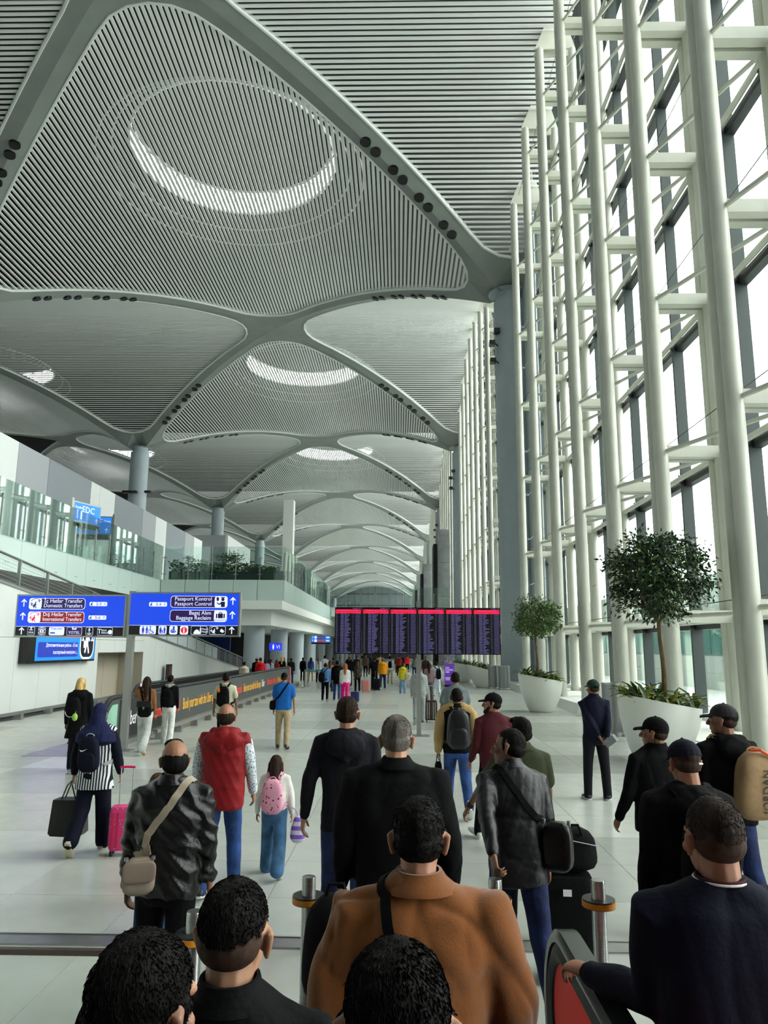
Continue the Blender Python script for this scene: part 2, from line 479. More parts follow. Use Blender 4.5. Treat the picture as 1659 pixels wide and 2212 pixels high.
# ------------------------------------------------------------ closing walls, balcony, ramp
m_grey1 = mat('panel_grey', (150, 154, 158), .5); m_grey2 = mat('panel_mid_grey', (122, 128, 134), .5); m_grey3 = mat('panel_pale', (206, 210, 208), .5)
m_beige = mat('niche_beige', (176, 168, 150), .5)
m_deckfloor = mat('upper_floor', (190, 196, 190), .4)
m_fascia = mat('fascia_glass_white', (190, 208, 202), .2)
ZU = 6.35
def build_left():
    # long panelled wall under the ramp: sloping top, recessed joints, a niche
    w = struct('wall_left')
    X = -12.5; t = .12
    top = lambda y: 4.28 - .1008*(y-22.93)
    back = MB(); back.add([(X-t-.1, -14, -.01), (X-t-.1, 59.5, -.01), (X-t-.1, 59.5, .5), (X-t-.1, -14, 8.0), (X-t-.4, -14, -.01), (X-t-.4, 59.5, -.01), (X-t-.4, 59.5, .5), (X-t-.4, -14, 8.0)],
        [(0, 1, 2, 3), (7, 6, 5, 4), (0, 4, 5, 1), (1, 5, 6, 2), (2, 6, 7, 3), (3, 7, 4, 0)])
    # niche is cut out of the backing by building the panels around it
    y = -2.0; g = .012; N0, N1, NZ = 31.05, 36.6, 2.05
    ysplit = []
    while y < 58.6:
        y2 = y+1.75
        for a, b in ((N0, N0), (N1, N1)):
            if y < a < y2: y2 = a
        ysplit.append((y, min(y2, 58.8))); y = y2
    for a, b in ysplit:
        a_, b_ = a+g/2, b-g/2
        zs = []
        nic = a >= N0-.01 and b <= N1+.01
        lo = NZ+.02 if nic else .12
        mid = 2.6
        def pan(z0, za, zb):
            if za-z0 < .05: return
            MB().add([(X-t, a_, z0), (X, a_, z0), (X, b_, z0), (X-t, b_, z0), (X-t, a_, za), (X, a_, za), (X, b_, zb), (X-t, b_, zb)],
                [(0, 3, 2, 1), (4, 5, 6, 7), (0, 1, 5, 4), (1, 2, 6, 5), (2, 3, 7, 6), (3, 0, 4, 7)]).build('panel', m_wall, w)
        if top(b) > mid+.15:
            if lo < mid-.1: pan(lo, mid-g/2, mid-g/2)
            pan(max(lo, mid+g/2), top(a_), top(b_))
        else: pan(lo, top(a_), max(top(b_), lo+.01))
    nb = MB(); nb.box(X-1.3, X-1.2, N0, N1, 0, NZ); nb.box(X-1.3, X-.02, N0-.06, N0, 0, NZ+.02); nb.box(X-1.3, X-.02, N1, N1+.06, 0, NZ+.02); nb.box(X-1.3, X-.02, N0, N1, NZ, NZ+.06)
    for yy in (32.9, 34.75): nb.box(X-1.2, X-1.19, yy-.01, yy+.01, 0, NZ)
    nb.build('niche_lining', m_beige, w)
    bk = MB(); bk.box(X-.5, X-t-.02, -14, N0-.06, 0, 4.2); bk.box(X-.5, X-t-.02, N1+.06, 44, 0, 2.1); bk.build('backing', m_joint, w)
    # coping and ramp deck
    cp = MB()
    for a, b in ((-14, 58.8),):
        cp.add([(X-.25, a, top(a)), (X+.04, a, top(a)), (X+.04, b, top(b)), (X-.25, b, top(b)), (X-.25, a, top(a)+.09), (X+.04, a, top(a)+.09), (X+.04, b, top(b)+.09), (X-.25, b, top(b)+.09)],
            [(0, 3, 2, 1), (4, 5, 6, 7), (0, 1, 5, 4), (1, 2, 6, 5), (2, 3, 7, 6), (3, 0, 4, 7)])
    cp.build('coping', m_steel, w)
    rd = MB(); a, b = -14, 60.5
    rd.add([(X-2.0, a, top(a)-.25), (X-.2, a, top(a)-.25), (X-.2, b, top(b)-.25), (X-2.0, b, top(b)-.25), (X-2.0, a, top(a)-.05), (X-.2, a, top(a)-.05), (X-.2, b, top(b)-.05), (X-2.0, b, top(b)-.05)],
        [(0, 3, 2, 1), (4, 5, 6, 7), (0, 1, 5, 4), (1, 2, 6, 5), (2, 3, 7, 6), (3, 0, 4, 7)])
    rd.build('ramp_deck', m_deckfloor, w)
    # guard rail of the ramp
    rl = tag(empty('ramp_railing', (X-.1, 22, 4.3)), 'steel handrail with flat posts and thin wires along the sloping white wall', 'railing')
    px, py, pz = X-.1, 22, 4.3
    hr = MB().tube((0, -12, top(10)+.98-pz), (0, 60.5-py, top(60.5)+.98-pz), .045, n=8); hr.build('handrail', m_steel, rl, True)
    y = 20.2
    while y < 60.5:
        MB().box(-.05, .05, y-py-.03, y-py+.03, top(y)-pz+.05, top(y)-pz+.97).build('post', m_steel, rl); y += 2.02
    for k in range(1, 8):
        dz = .12*k
        MB().tube((0, -12, top(10)+dz+.05-pz), (0, 45-py, top(45)+dz+.05-pz), .006, n=4).build('wire', m_steel, rl)
    sl_ = MB(); y = 45.2
    for k in range(9):
        dz = .12+.09*k
        MB().tube((0, 45-py, top(45)+dz-pz), (0, 60.4-py, top(60.4)+dz-pz), .022, n=4).build('slat', m_steel, rl)
    # perforated screen panels in the middle stretch
    pn = MB(); a, b = 36.5, 52
    pn.add([(-.02, a-py, top(a)+.15-pz), (.02, a-py, top(a)+.15-pz), (.02, b-py, top(b)+.15-pz), (-.02, b-py, top(b)+.15-pz), (-.02, a-py, top(a)+.88-pz), (.02, a-py, top(a)+.88-pz), (.02, b-py, top(b)+.88-pz), (-.02, b-py, top(b)+.88-pz)],
           [(0, 3, 2, 1), (4, 5, 6, 7), (0, 1, 5, 4), (1, 2, 6, 5), (2, 3, 7, 6), (3, 0, 4, 7)])
    pn.build('mesh_panel', m_panelgrey, rl)
    # bumper rail on feet at the foot of the wall
    bp = tag(empty('bumper_rail', (X+.35, 24, 0)), 'low steel bumper rail on short feet along the foot of the white wall', 'rail')
    MB().box(-.05, .05, -14, 34, .17, .27).build('rail', m_steel, bp)
    for k in range(22): MB().box(-.2, .06, -12+k*2.05-.09, -12+k*2.05+.09, 0, .17).build('foot', m_steel, bp)
    # upper floor slabs
    up = struct('floor')
    s = MB(); s.box(-75, -14.6, -14, 44.9, ZU-1.25, ZU); s.box(-75, -7.0, 44.9, 400, ZU-1.25, ZU)
    s.box(-7.0, 4.6, 76, 400, ZU-.9, ZU)
    s.build('upper_slab', m_deckfloor, up)
    # pale fascia boards with bolts
    fp = lambda n_, mb, m=m_fascia: mb.build(n_, m, up)
    y = -2
    while y < 44.6: fp('fascia_panel', MB().box(-14.6, -14.55, y+.01, y+1.99, ZU-1.28, ZU+.0)); y += 2
    x = -14.5
    while x < -7.2: fp('fascia_panel', MB().box(x+.01, min(x+1.46, -7.0), 44.82, 44.88, ZU-1.28, ZU)); x += 1.48
    y = 44.9
    while y < 76: fp('fascia_panel', MB().box(-7.0, -6.94, y+.01, y+2.05, ZU-1.28, ZU)); y += 2.07
    x = -6.9
    while x < 4.4: fp('fascia_panel', MB().box(x+.01, x+1.46, 75.92, 75.98, ZU-.92, ZU)); x += 1.48
    bo = MB()
    for k in range(23):
        for d in (-.08, .08): bo.tube((-14.55, -1+2*k+d, ZU-.95), (-14.53, -1+2*k+d, ZU-.95), .025, n=6)
    for k in range(5):
        for d in (-.08, .08): bo.tube((-13.0+1.48*k+d, 44.82, ZU-.95), (-13.0+1.48*k+d, 44.8, ZU-.95), .025, n=6)
    o = bo.build('bolts', m_steel, up); o['kind'] = 'stuff'
    # projecting cornice and lower beam under the balcony
    c = MB(); c.box(-14.6, -6.95, 44.25, 400, ZU-1.8, ZU-1.28); c.box(-7.9, -7.0, 44.3, 400, ZU-1.75, ZU-1.3); c.build('cornice', m_white, up)
    c = MB(); c.box(-14.6, -7.75, 45.2, 400, 3.62, ZU-1.8); c.build('beam', m_white, up)
    # soffit columns in a row
    for k in range(11):
        struct('column', MB().lathe([(.64, 0), (.64, 3.65)], 28, (-9.0, 46.6+9.75*k, 0)), m_column, 40)
    # dark back of the space under the balcony
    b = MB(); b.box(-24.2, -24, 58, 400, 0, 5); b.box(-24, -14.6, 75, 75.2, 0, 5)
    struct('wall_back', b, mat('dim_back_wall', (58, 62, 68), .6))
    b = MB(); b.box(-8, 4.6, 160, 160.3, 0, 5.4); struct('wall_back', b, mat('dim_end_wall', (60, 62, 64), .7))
    sh = tag(MB().box(-17.6, -14.9, 66, 66.4, 0, 3.2).box(-17.5, -15, 65.94, 66, 2.35, 2.95).box(-17.4, -16.2, 65.95, 66, .1, 2.2).build('shop_front', mat('shop_blue', (38, 60, 130), .4)), 'dark blue shop front in the shade behind the foot of the ramp', 'shop front')
    # panelled wall of boxes on the upper floor
    uw = struct('wall_upper')
    sm = [(20, 33.5, m_grey3), (33.5, 36.6, m_grey1), (36.6, 41.9, m_grey2), (41.9, 43.2, m_wall), (43.2, 45.6, m_grey3), (45.6, 50.8, m_grey2), (50.8, 53.6, m_grey1), (53.6, 56.2, m_grey3), (56.2, 61.3, m_grey2), (61.3, 64, m_grey1), (64, 66.7, m_grey3)]
    for a, b, m in sm: MB().box(-18.3, -18, a+.015, b-.015, ZU, 11.82).build('panel', m, uw)
    MB().box(-30, -18.32, 66.4, 66.7, ZU, 11.8).build('panel', m_grey2, uw)
    MB().box(-30, -18.32, 20, 66.4, ZU, 11.7).build('core', m_grey3, uw)
    u2 = struct('wall_upper')
    MB().box(-24, -20, 84, 84.3, ZU, 15).build('panel', m_grey1, u2); MB().box(-20, -19.7, 84, 97, ZU, 15).build('panel', m_grey3, u2); MB().box(-24, -20, 84.4, 97, ZU, 14.9).build('core', m_grey3, u2)
    u3 = struct('wall_upper'); MB().box(-70, -16, 110, 110.3, ZU, 13.5).build('panel', m_grey2, u3)
    struct('column', MB().box(-20.4, -18.6, 128, 130, ZU, 28), m_white)
    # glass balustrades: each pane and each post a part
    gl = tag(empty('glass_balustrade', (-14.6, 44.9, ZU)), 'greenish glass balustrade with steel clamps round the edge of the upper floor', 'balustrade')
    O = Vector((-14.6, 44.9, ZU))
    def pane(p, q, h=2.05, zb=-.02):
        p = Vector((*p, 0))-Vector((O.x, O.y, 0)); q = Vector((*q, 0))-Vector((O.x, O.y, 0)); d = (q-p).normalized(); nrm = Vector((-d.y, d.x, 0))*.012
        p = p+d*.02; q = q-d*.02
        v = [p-nrm, q-nrm, q+nrm, p+nrm]
        MB().add([(a.x, a.y, zb) for a in v]+[(a.x, a.y, h) for a in v], [(0, 3, 2, 1), (4, 5, 6, 7), (0, 1, 5, 4), (1, 2, 6, 5), (2, 3, 7, 6), (3, 0, 4, 7)]).build('pane', m_rail_glass, gl)
        c = p; po = MB(); po.box(c.x-.03, c.x+.03, c.y-.03, c.y+.03, 0, 1.5)
        off = Vector((d.y, -d.x, 0))
        for z in (.35, 1.35):
            po.tube((c.x-d.x*.14, c.y-d.y*.14, z), (c.x+d.x*.14, c.y+d.y*.14, z), .025, n=6)
        po.build('clamp_post', m_steel, gl)
    y = 10.9
    while y < 44.5: pane((-14.5, y), (-14.5, y+1.7)); y += 1.7
    x = -14.4
    while x < -7.3: pane((x, 44.95), (x+1.47, 44.95)); x += 1.47
    y = 45.0
    while y < 75.5: pane((-7.03, y), (-7.03, y+1.7)); y += 1.7
    x = -6.9
    while x < 4.3: pane((x, 76.05), (x+1.5, 76.05)); x += 1.5
    # concrete cores in the middle of the right-hand side
    mc = mat('raw_concrete', (150, 154, 154), .8, var=.12, vscale=.8, bump=.2, bscale=6)
    for k, (x0, x1, y_) in enumerate(((5.35, 7.0, 100.5), (4.85, 6.4, 143), (4.7, 6.4, 184))):
        st_ = struct('wall_core')
        for i in range(4): MB().box(x0, x1, y_, y_+6, .02+4.6*i, 4.58+4.6*i).build('panel', mc, st_)
        MB().box(x0-.55, x0-.05, y_+1, y_+5, 0, 16.5).build('panel', m_dark, st_)
    # light-blocking wall behind the camera; far end of mullions before a solid wall
    e = struct('wall_end'); 
    for i in range(12): MB().box(-34+3.6*i, -33.85+3.6*i, 392, 392.3, 0, 36).build('mullion', m_mullion, e)
    for z in (6, 12, 18, 24, 30): MB().box(-34, 9, 392, 392.25, z, z+.3).build('transom', m_mullion, e)
    MB().box(-75, 12, 393, 393.5, -.4, 39).build('panel', m_grey1, e); MB().box(-33, 8, 392.4, 392.9, 7.5, 15).build('glowing_glazing', mat('self_lit_glazing', (150, 190, 180), .3, emit=.5), e)  # glazing glows by emission in place of daylight; solid wall behind it
    b = struct('fill_block_rear', MB().box(-75, 9.4, -4.4, -4.1, -.4, 38), mat('fill_block_dark', (62, 62, 64), .7))  # unseen wall added close behind the camera, dark to cut fill light
    b = struct('wall_far', MB().box(-75, -74.7, -14, 400, -.4, 38), m_grey2)
build_left()

# ------------------------------------------------------------ outside
def build_outside():
    g = struct('ground', MB().box(9.5, 400, -200, 600, -.6, -.45), mat('apron_concrete', (214, 217, 213), .9, var=.05, vscale=.2))
    m_b = mat('pier_panel', (206, 212, 204), .6); m_teal = mat('pier_glass', (92, 140, 134), .15); m_line = mat('pier_joint', (140, 150, 146), .7)
    b = tag(empty('pier_building', (27, 50, -.5)), 'long pale panelled airport pier seen through the lower window panes', 'building')
    def p(name, m, x0, x1, y0, y1, z0, z1): MB().box(x0-27, x1-27, y0-50, y1-50, z0+.5, z1+.5).build(name, m, b)
    p('core', m_b, 22.4, 40, 12, 150, -.5, 7.4)
    for k in range(46):
        a = 12+3*k
        for z0, z1 in ((-.5, .7), (.72, 1.9)): p('panel', m_b, 22.2, 22.4, a+.02, a+2.98, z0, z1)
        p('window', m_teal, 22.3, 22.4, a+.1, a+2.9, 2.0, 4.3)
        p('panel', m_b, 22.2, 22.4, a+.02, a+2.98, 4.4, 6.0); p('panel', m_b, 22.1, 22.4, a+.02, a+2.98, 6.02, 7.6)
    t = tag(empty('radio_mast', (29.6, 60, 7.4)), 'pale lattice mast with a dish platform on the pier roof', 'mast'); m_m = mat('mast_grey', (150, 166, 168), .6)
    MB().tube((0, 0, 0), (0, 0, 5.4), .34, .2, 8).build('pole', m_m, t)
    MB().lathe([(.2, 5.2), (.75, 5.45), (.8, 5.6), (.2, 5.65)], 16).build('platform', m_m, t)
    q = MB()
    for a in (-1, 1):
        q.tube((a*.2, 0, 3), (a*.8, 0, 4.2), .05); q.tube((a*.8, 0, 3), (a*.8, 0, 4.4), .06); q.tube((a*.2, 0, 4.2), (a*.8, 0, 3.2), .04)
    q.tube((-.9, 0, 5.4), (-.9, 0, 6.3), .04); q.tube((-.9, 0, 5.4), (-.3, 0, 5.4), .04); q.tube((.9, 0, 4.6), (1.5, 0, 4.6), .08); q.tube((.5, -.3, 0), (.25, -.2, 5), .04)
    q.build('aerials', m_m, t)
build_outside()
# ------------------------------------------------------------ signs and screens
def em(name, rgb, e): return mat(name, rgb, .4, emit=e*.72)
s_blue = em('sign_blue', (20, 66, 214), .75); s_black = em('sign_black', (8, 8, 10), .3); s_purple = em('sign_purple', (44, 18, 84), .55)
s_red = em('sign_red', (140, 22, 16), .6); s_white = em('sign_white', (214, 222, 246), .9); s_ink = em('sign_ink', (30, 20, 70), .3); s_inkblue = em('sign_ink_blue', (20, 60, 190), .5)
s_redink = em('sign_red_ink', (214, 34, 28), .7); m_alu = mat('aluminium_frame', (168, 170, 166), .35, .8)
class Sign:
    """flat graphics laid on a board: x to the right, z up, drawn on the face y = -d"""
    def __init__(s, parent, d): s.p = parent; s.d = d; s.k = 0
    def plate(s, name, m, x, z, w, h, r=.02, lift=1):
        pts = rrect(w, h, r) if r else [(w/2, h/2), (-w/2, h/2), (-w/2, -h/2), (w/2, -h/2)]
        M4 = Matrix.Translation((x, -s.d-.003*lift, z)) @ Matrix.Rotation(PI/2, 4, 'X')
        return MB().prism(pts, -.001, .001, M4).build(name, m, s.p)
    def poly(s, name, m, polys, x, z, k=1, lift=3):
        mb = MB(); M4 = Matrix.Translation((x, -s.d-.003*lift, z)) @ Matrix.Rotation(PI/2, 4, 'X')
        for pl in polys:
            a = sum(pl[i][0]*pl[(i+1) % len(pl)][1]-pl[(i+1) % len(pl)][0]*pl[i][1] for i in range(len(pl)))
            q = pl if a > 0 else pl[::-1]
            mb.prism([(px*k, pz*k) for px, pz in q], -.001, .001, M4)
        return mb.build(name, m, s.p)
    def text(s, t, size, m, x, z, align='LEFT', lift=3, maxw=None, sx=1):
        return text_obj(t, size, m, s.p, (x, -s.d-.003*lift, z), align=align, maxw=maxw, sx=sx)
def circ(cx, cy, r, n=14): return [(cx+r*math.cos(2*PI*i/n), cy+r*math.sin(2*PI*i/n)) for i in range(n)]
def bar(x0, y0, x1, y1, w):
    d = Vector((x1-x0, y1-y0)); d.normalize(); n = Vector((-d.y, d.x))*w/2
    return [(x0-n.x, y0-n.y), (x1-n.x, y1-n.y), (x1+n.x, y1+n.y), (x0+n.x, y0+n.y)]
def arcpoly(cx, cy, r, a0, a1, w, n=10):
    o = []; 
    for i in range(n+1):
        a = math.radians(a0+(a1-a0)*i/n); o.append((cx+(r+w/2)*math.cos(a), cy+(r+w/2)*math.sin(a)))
    for i in range(n, -1, -1):
        a = math.radians(a0+(a1-a0)*i/n); o.append((cx+(r-w/2)*math.cos(a), cy+(r-w/2)*math.sin(a)))
    return o
def quads(o):
    """arc outline as convex quads"""
    n = len(o)//2; return [[o[i], o[i+1], o[2*n-2-i], o[2*n-1-i]] for i in range(n-1)]
ARROW = [bar(0, -.5, 0, .42, .14), bar(-.36, .1, .03, .49, .14), bar(.36, .1, -.03, .49, .14)]
def plane_icon(cx, cy, s=1, flip=1):
    return [[(cx+a*s*flip, cy+b*s) for a, b in pl] for pl in ([(-.09, -.5), (.09, -.5), (.09, .35), (0, .5), (-.09, .35)], [(-.5, -.12), (-.08, .12), (.08, .12), (.5, -.12), (.5, -.2), (0, -.02), (-.5, -.2)][:0] or bar(-.5, -.14, 0, .1, .13), bar(.5, -.14, 0, .1, .13), bar(-.22, -.5, 0, -.36, .1), bar(.22, -.5, 0, -.36, .1))]
def walker(cx, cy, s=1):
    P = [circ(.05, .42, .1, 10), bar(.02, .3, -.02, -.05, .2), bar(-.02, -.05, .18, -.5, .11), bar(-.04, -.05, -.22, -.48, .11), bar(.02, .22, .22, .0, .08), bar(0, .24, -.2, .02, .08), [(-.36, -.28), (-.12, -.28), (-.12, 0), (-.36, 0)]]
    return [[(cx+a*s, cy+b*s) for a, b in p] for p in P]
def stander(cx, cy, s=1, skirt=False):
    P = [circ(0, .4, .1, 10), [(-.16, .27), (.16, .27), (.12, -.1), (-.12, -.1)], bar(-.06, -.1, -.06, -.5, .1), bar(.06, -.1, .06, -.5, .1)]
    if skirt: P.append([(-.2, -.2), (.2, -.2), (.06, .1), (-.06, .1)])
    return [[(cx+a*s, cy+b*s) for a, b in p] for p in P]
def transfer_icon(k): return plane_icon(-.34, -.02, .34) + plane_icon(.36, .3, .34) + walker(0, -.12, .62) + quads(arcpoly(.02, -.02, .5, 60, 150, .05))
def officer(): return [circ(.16, .22, .15), bar(-.02, .4, .34, .4, .08), [(-.02, .02), (.36, .02), (.36, -.46), (.02, -.46)], bar(.05, -.05, -.16, -.24, .1), bar(-.16, -.24, -.36, -.06, .09), [(-.42, .4), (-.3, .44), (-.18, .36), (-.2, .14), (-.3, .06), (-.4, .14)]]
def suitcase_icon(): return [[(-.22, -.2), (.22, -.2), (.22, .22), (-.22, .22)], [(-.4, -.2), (-.28, -.2), (-.28, .2), (-.4, .2)], [(.28, -.2), (.4, -.2), (.4, .2), (.28, .2)]] + quads(arcpoly(0, .22, .12, 0, 180, .06)) + [circ(-.45+.15*i, -.36, .045, 8) for i in range(7)]

def wayfinding():
    m_fr = m_alu
    t = tag(empty('wayfinding_sign', (-6.26, 17.4, 0)), 'large two-panel blue direction sign on a tall steel post, transfers left and passport control right', 'sign')
    MB().box(-.075, .075, -.075, .075, 0, 3.62).build('post', m_alu, t); MB().box(-.2, .2, -.17, .17, 0, .02).build('base_plate', m_steel, t)
    def board(x0, x1, z0, z1):
        bx = MB().box(x0, x1, -.09, .09, z0, z1).build('sign_box', m_fr, t)
        d = .092; S = Sign(bx, d); w = x1-x0-.07; cx = (x0+x1)/2; h = z1-z0-.07; cz = (z0+z1)/2
        S.plate('blue_face', s_blue, cx, cz+h*.115, w, h*.77, 0); S.plate('black_face', s_black, cx, cz-h*.385, w, h*.228, 0)
        S.plate('stripe', s_white, cx, cz-h*.272, w, .008, 0, 2)
        return S, cx-w/2, cz-h/2, w, h
    S, X, Z, W_, H_ = board(-2.73, -.13, 2.535, 3.53)
    fx = lambda u: X+u*W_; fz = lambda v: Z+v*H_       # u from the left, v from the bottom
    for v, m, lines, mins in ((.80, s_purple, ('İç Hatlar Transfer', 'Domestic Transfers'), '2-3'), (.46, s_red, ('Dış Hatlar Transfer', 'International Transfers'), '5-6')):
        S.poly('arrow', s_white, ARROW, fx(.058), fz(v+.02), .17)
        S.plate('pill_edge', s_white, fx(.37), fz(v), W_*.525, H_*.285, .07, 2); S.plate('pill', m, fx(.37), fz(v), W_*.516, H_*.262, .065, 3)
        S.plate('icon_tile', s_white, fx(.166), fz(v), W_*.118, H_*.285, .06, 4)
        S.poly('icon', s_ink if m is s_purple else s_redink, transfer_icon(0), fx(.166), fz(v), .25, 5)
        S.text(lines[0], .125, s_white, fx(.245), fz(v+.03), lift=5, maxw=W_*.36); S.text(lines[1], .125, s_white, fx(.245), fz(v-.09), lift=5, maxw=W_*.36)
        S.plate('time_plate', s_white, fx(.755), fz(v), W_*.165, H_*.105, .025, 2)
        S.poly('icon', s_ink, walker(0, 0, 1), fx(.695), fz(v), .085, 4); S.text(mins, .1, s_ink, fx(.76), fz(v-.035), 'CENTER', 4); S.text('Dak\nMin', .032, s_ink, fx(.808), fz(v+.01), lift=4)
    S.poly('arrow', s_white, ARROW, fx(.058), fz(.115), .16)
    def frame(u, w, fill=s_black):
        S.plate('icon_edge', s_white, fx(u), fz(.115), w, H_*.205, .035, 2); S.plate('icon_tile', fill, fx(u), fz(.115), w-.014, H_*.205-.014, .03, 3)
    frame(.148, .17); S.text('VISA', .065, s_white, fx(.148), fz(.055), 'CENTER', 5); S.poly('icon', s_white, [bar(-.4, -.1, .4, -.1, .16), bar(0, 0, 0, .5, .22), bar(-.25, .5, .25, .5, .14)], fx(.148), fz(.155), .1, 5)
    frame(.248, .17); S.poly('icon', s_white, [circ(0, 0, .3)] + quads(arcpoly(0, 0, .44, 20, 160, .07)) + quads(arcpoly(0, 0, .44, 200, 340, .07)), fx(.248), fz(.115), .17, 5); S.text('$', .09, s_black, fx(.248), fz(.085), 'CENTER', 6)
    frame(.385, .36, s_white); S.text('Trip.com', .075, s_inkblue, fx(.385), fz(.155), 'CENTER', 5); S.plate('pill', s_inkblue, fx(.35), fz(.07), .12, .03, .012, 5)
    frame(.55, .36, s_purple); S.poly('icon', s_white, [bar(-.5, 0, .5, 0, .3), bar(-.5, .1, -.3, .5, .2), bar(.3, .2, .5, .2, .2)], fx(.55), fz(.17), .1, 5); S.text('YOTEL', .09, s_white, fx(.55), fz(.05), 'CENTER', 5)
    frame(.69, .17); S.poly('icon', s_white, [circ(0, .4, .1), bar(0, .35, 0, -.45, .09), bar(-.2, .2, .2, .2, .08)] + quads(arcpoly(0, -.1, .36, 200, 340, .08)), fx(.69), fz(.115), .15, 5)
    frame(.835, .36); S.text('T', .16, s_white, fx(.785), fz(.055), 'CENTER', 5); S.text('ERAS\nERRACE', .055, s_white, fx(.803), fz(.12), lift=5); S.poly('icon', s_white, [circ(0, 0, .5)], fx(.884), fz(.1), .1, 5)
    S, X, Z, W_, H_ = board(-.06, 2.56, 2.57, 3.6)
    for v, lines, ic, w in ((.80, ('Pasaport Kontrol', 'Passport Control'), officer(), .515), (.46, ('Bagaj Alım', 'Baggage Reclaim'), suitcase_icon(), .515)):
        S.poly('arrow', s_white, ARROW, fx(.945), fz(v+.02), .17)
        S.plate('pill_edge', s_white, fx(.632), fz(v), W_*.525, H_*.285, .07, 2); S.plate('pill', s_purple, fx(.632), fz(v), W_*.516, H_*.262, .065, 3)
        S.plate('icon_tile', s_white, fx(.836), fz(v), W_*.118, H_*.285, .06, 4); S.poly('icon', s_ink, ic, fx(.836), fz(v), .26, 5)
        S.text(lines[0], .125, s_white, fx(.752), fz(v+.03), 'RIGHT', 5, W_*.36); S.text(lines[1], .125, s_white, fx(.752), fz(v-.09), 'RIGHT', 5, W_*.36)
    v = .735
    S.plate('time_plate', s_white, fx(.255), fz(v), W_*.165, H_*.105, .025, 2); S.poly('icon', s_ink, walker(0, 0, 1), fx(.195), fz(v), .085, 4); S.text('3-4', .1, s_ink, fx(.26), fz(v-.035), 'CENTER', 4); S.text('Dak\nMin', .032, s_ink, fx(.308), fz(v+.01), lift=4)
    S.poly('arrow', s_white, ARROW, fx(.945), fz(.115), .16)
    def tile(u, w, fill=s_white):
        S.plate('icon_edge', s_white, fx(u), fz(.115), w, H_*.205, .035, 2)
        S.plate('icon_tile', fill, fx(u), fz(.115), w-.014, H_*.205-.014, .03, 3) if fill is not s_white else None
    tile(.175, .38); S.poly('icon', s_inkblue, stander(-.55, 0, .85, True)+stander(-.1, 0, .85)+[circ(.3, .36, .09, 10), bar(.3, .25, .36, -.12, .09), bar(.36, -.12, .6, -.14, .09), bar(.6, -.14, .72, -.42, .09)]+quads(arcpoly(.38, -.16, .27, 100, 330, .07)), fx(.175), fz(.115), .2, 5)
    tile(.31, .19); S.poly('icon', s_inkblue, stander(-.25, 0, .9, True)+stander(.28, 0, .9)+stander(0, -.2, .5), fx(.31), fz(.115), .18, 5)
    tile(.41, .19); S.poly('icon', s_inkblue, [circ(.05, .36, .14), bar(-.1, .15, .2, .1, .2), bar(-.2, .1, -.3, -.2, .12), bar(-.3, -.25, .2, -.3, .14), circ(-.02, -.1, .12), bar(.15, -.05, .35, -.25, .14)], fx(.41), fz(.115), .18, 5)
    tile(.508, .19); S.poly('icon', s_redink, [circ(0, 0, .5, 20)], fx(.508), fz(.115), .15, 4); S.poly('icon', s_white, [circ(0, .26, .1), bar(0, .1, 0, -.32, .17), bar(-.12, -.32, .12, -.32, .1), bar(-.12, .1, 0, .1, .1)], fx(.508), fz(.115), .15, 5)
    tile(.645, .38, s_black); S.poly('icon', s_white, quads(arcpoly(-.5, -.2, .14, 0, 180, .28))+[bar(-.86, -.3, -.1, -.3, .25), bar(-.08, -.4, -.08, .2, .12), [(-.14, .2), (-.02, .2), (-.08, .45)]], fx(.665), fz(.115), .2, 5); S.text('Mescit\nMasjid', .06, s_white, fx(.668), fz(.125), lift=5)
    tile(.815, .38, s_black); S.poly('icon', s_white, [[(a-.4, b) for a, b in p] for p in transfer_icon(0)]+[[(.3, -.1), (.62, -.3), (.78, -.02), (.46, .2)], bar(.7, -.25, .85, -.1, .05)], fx(.815), fz(.115), .19, 5)
wayfinding()

def wall_screen():
    t = tag(empty('wall_screen', (-12.5, 24.5, 1.75)), 'blue and red information screen mounted on the white panelled wall behind the direction sign', 'screen')
    MB().box(.0, .28, 0, 5.5, 0, 1.6).build('casing', m_black, t)
    m1 = em('led_blue', (24, 120, 235), .9); m2 = em('led_red', (226, 60, 66), .9); m3 = em('led_navy', (30, 48, 150), .8)
    pl = lambda n, m, y, z, w, h, r, l: MB().prism(rrect(w, h, r), -.001, .001, Matrix.Translation((.281+.004*l, y, z)) @ Matrix(((0, 0, 1, 0), (1, 0, 0, 0), (0, 1, 0, 0), (0, 0, 0, 1)))).build(n, m, t)
    pl('display', m1, 3.0, .82, 4.9, 1.48, .01, 0)
    pl('red_band', m2, 2.35, 1.1, 3.2, .44, .08, 1); pl('navy_band', m3, 2.3, .45, 3.2, .52, .08, 1)
    pl('pictogram_edge', s_white, 4.7, .78, 1.3, 1.4, .4, 1); pl('pictogram_tile', s_black, 4.7, .8, 1.16, 1.28, .34, 2)
    ic = walker(0, 0, 1)+plane_icon(-.45, .25, .5)+plane_icon(.45, .25, .5)
    mb = MB(); M4 = Matrix.Translation((.281+.015, 4.7, .78)) @ Matrix(((0, 0, 1, 0), (1, 0, 0, 0), (0, 1, 0, 0), (0, 0, 0, 1)))
    for p in ic: mb.prism([(a*.95, b*.95) for a, b in p], -.001, .001, M4)
    mb.build('pictogram', s_white, t)
    for txt, z, m in (('transfer uluslararası yolcu giriş', 1.2, s_white), ('для международных пересадок', 1.0, s_white), ('Дополнительные рейсы - Офис', .55, s_white), ('паспортный контроль (...', .3, s_white)):
        o = text_obj(txt, .17, m, t, (.281+.012, 3.85, z), (PI/2, 0, PI/2), 'RIGHT', maxw=2.9)
wall_screen()

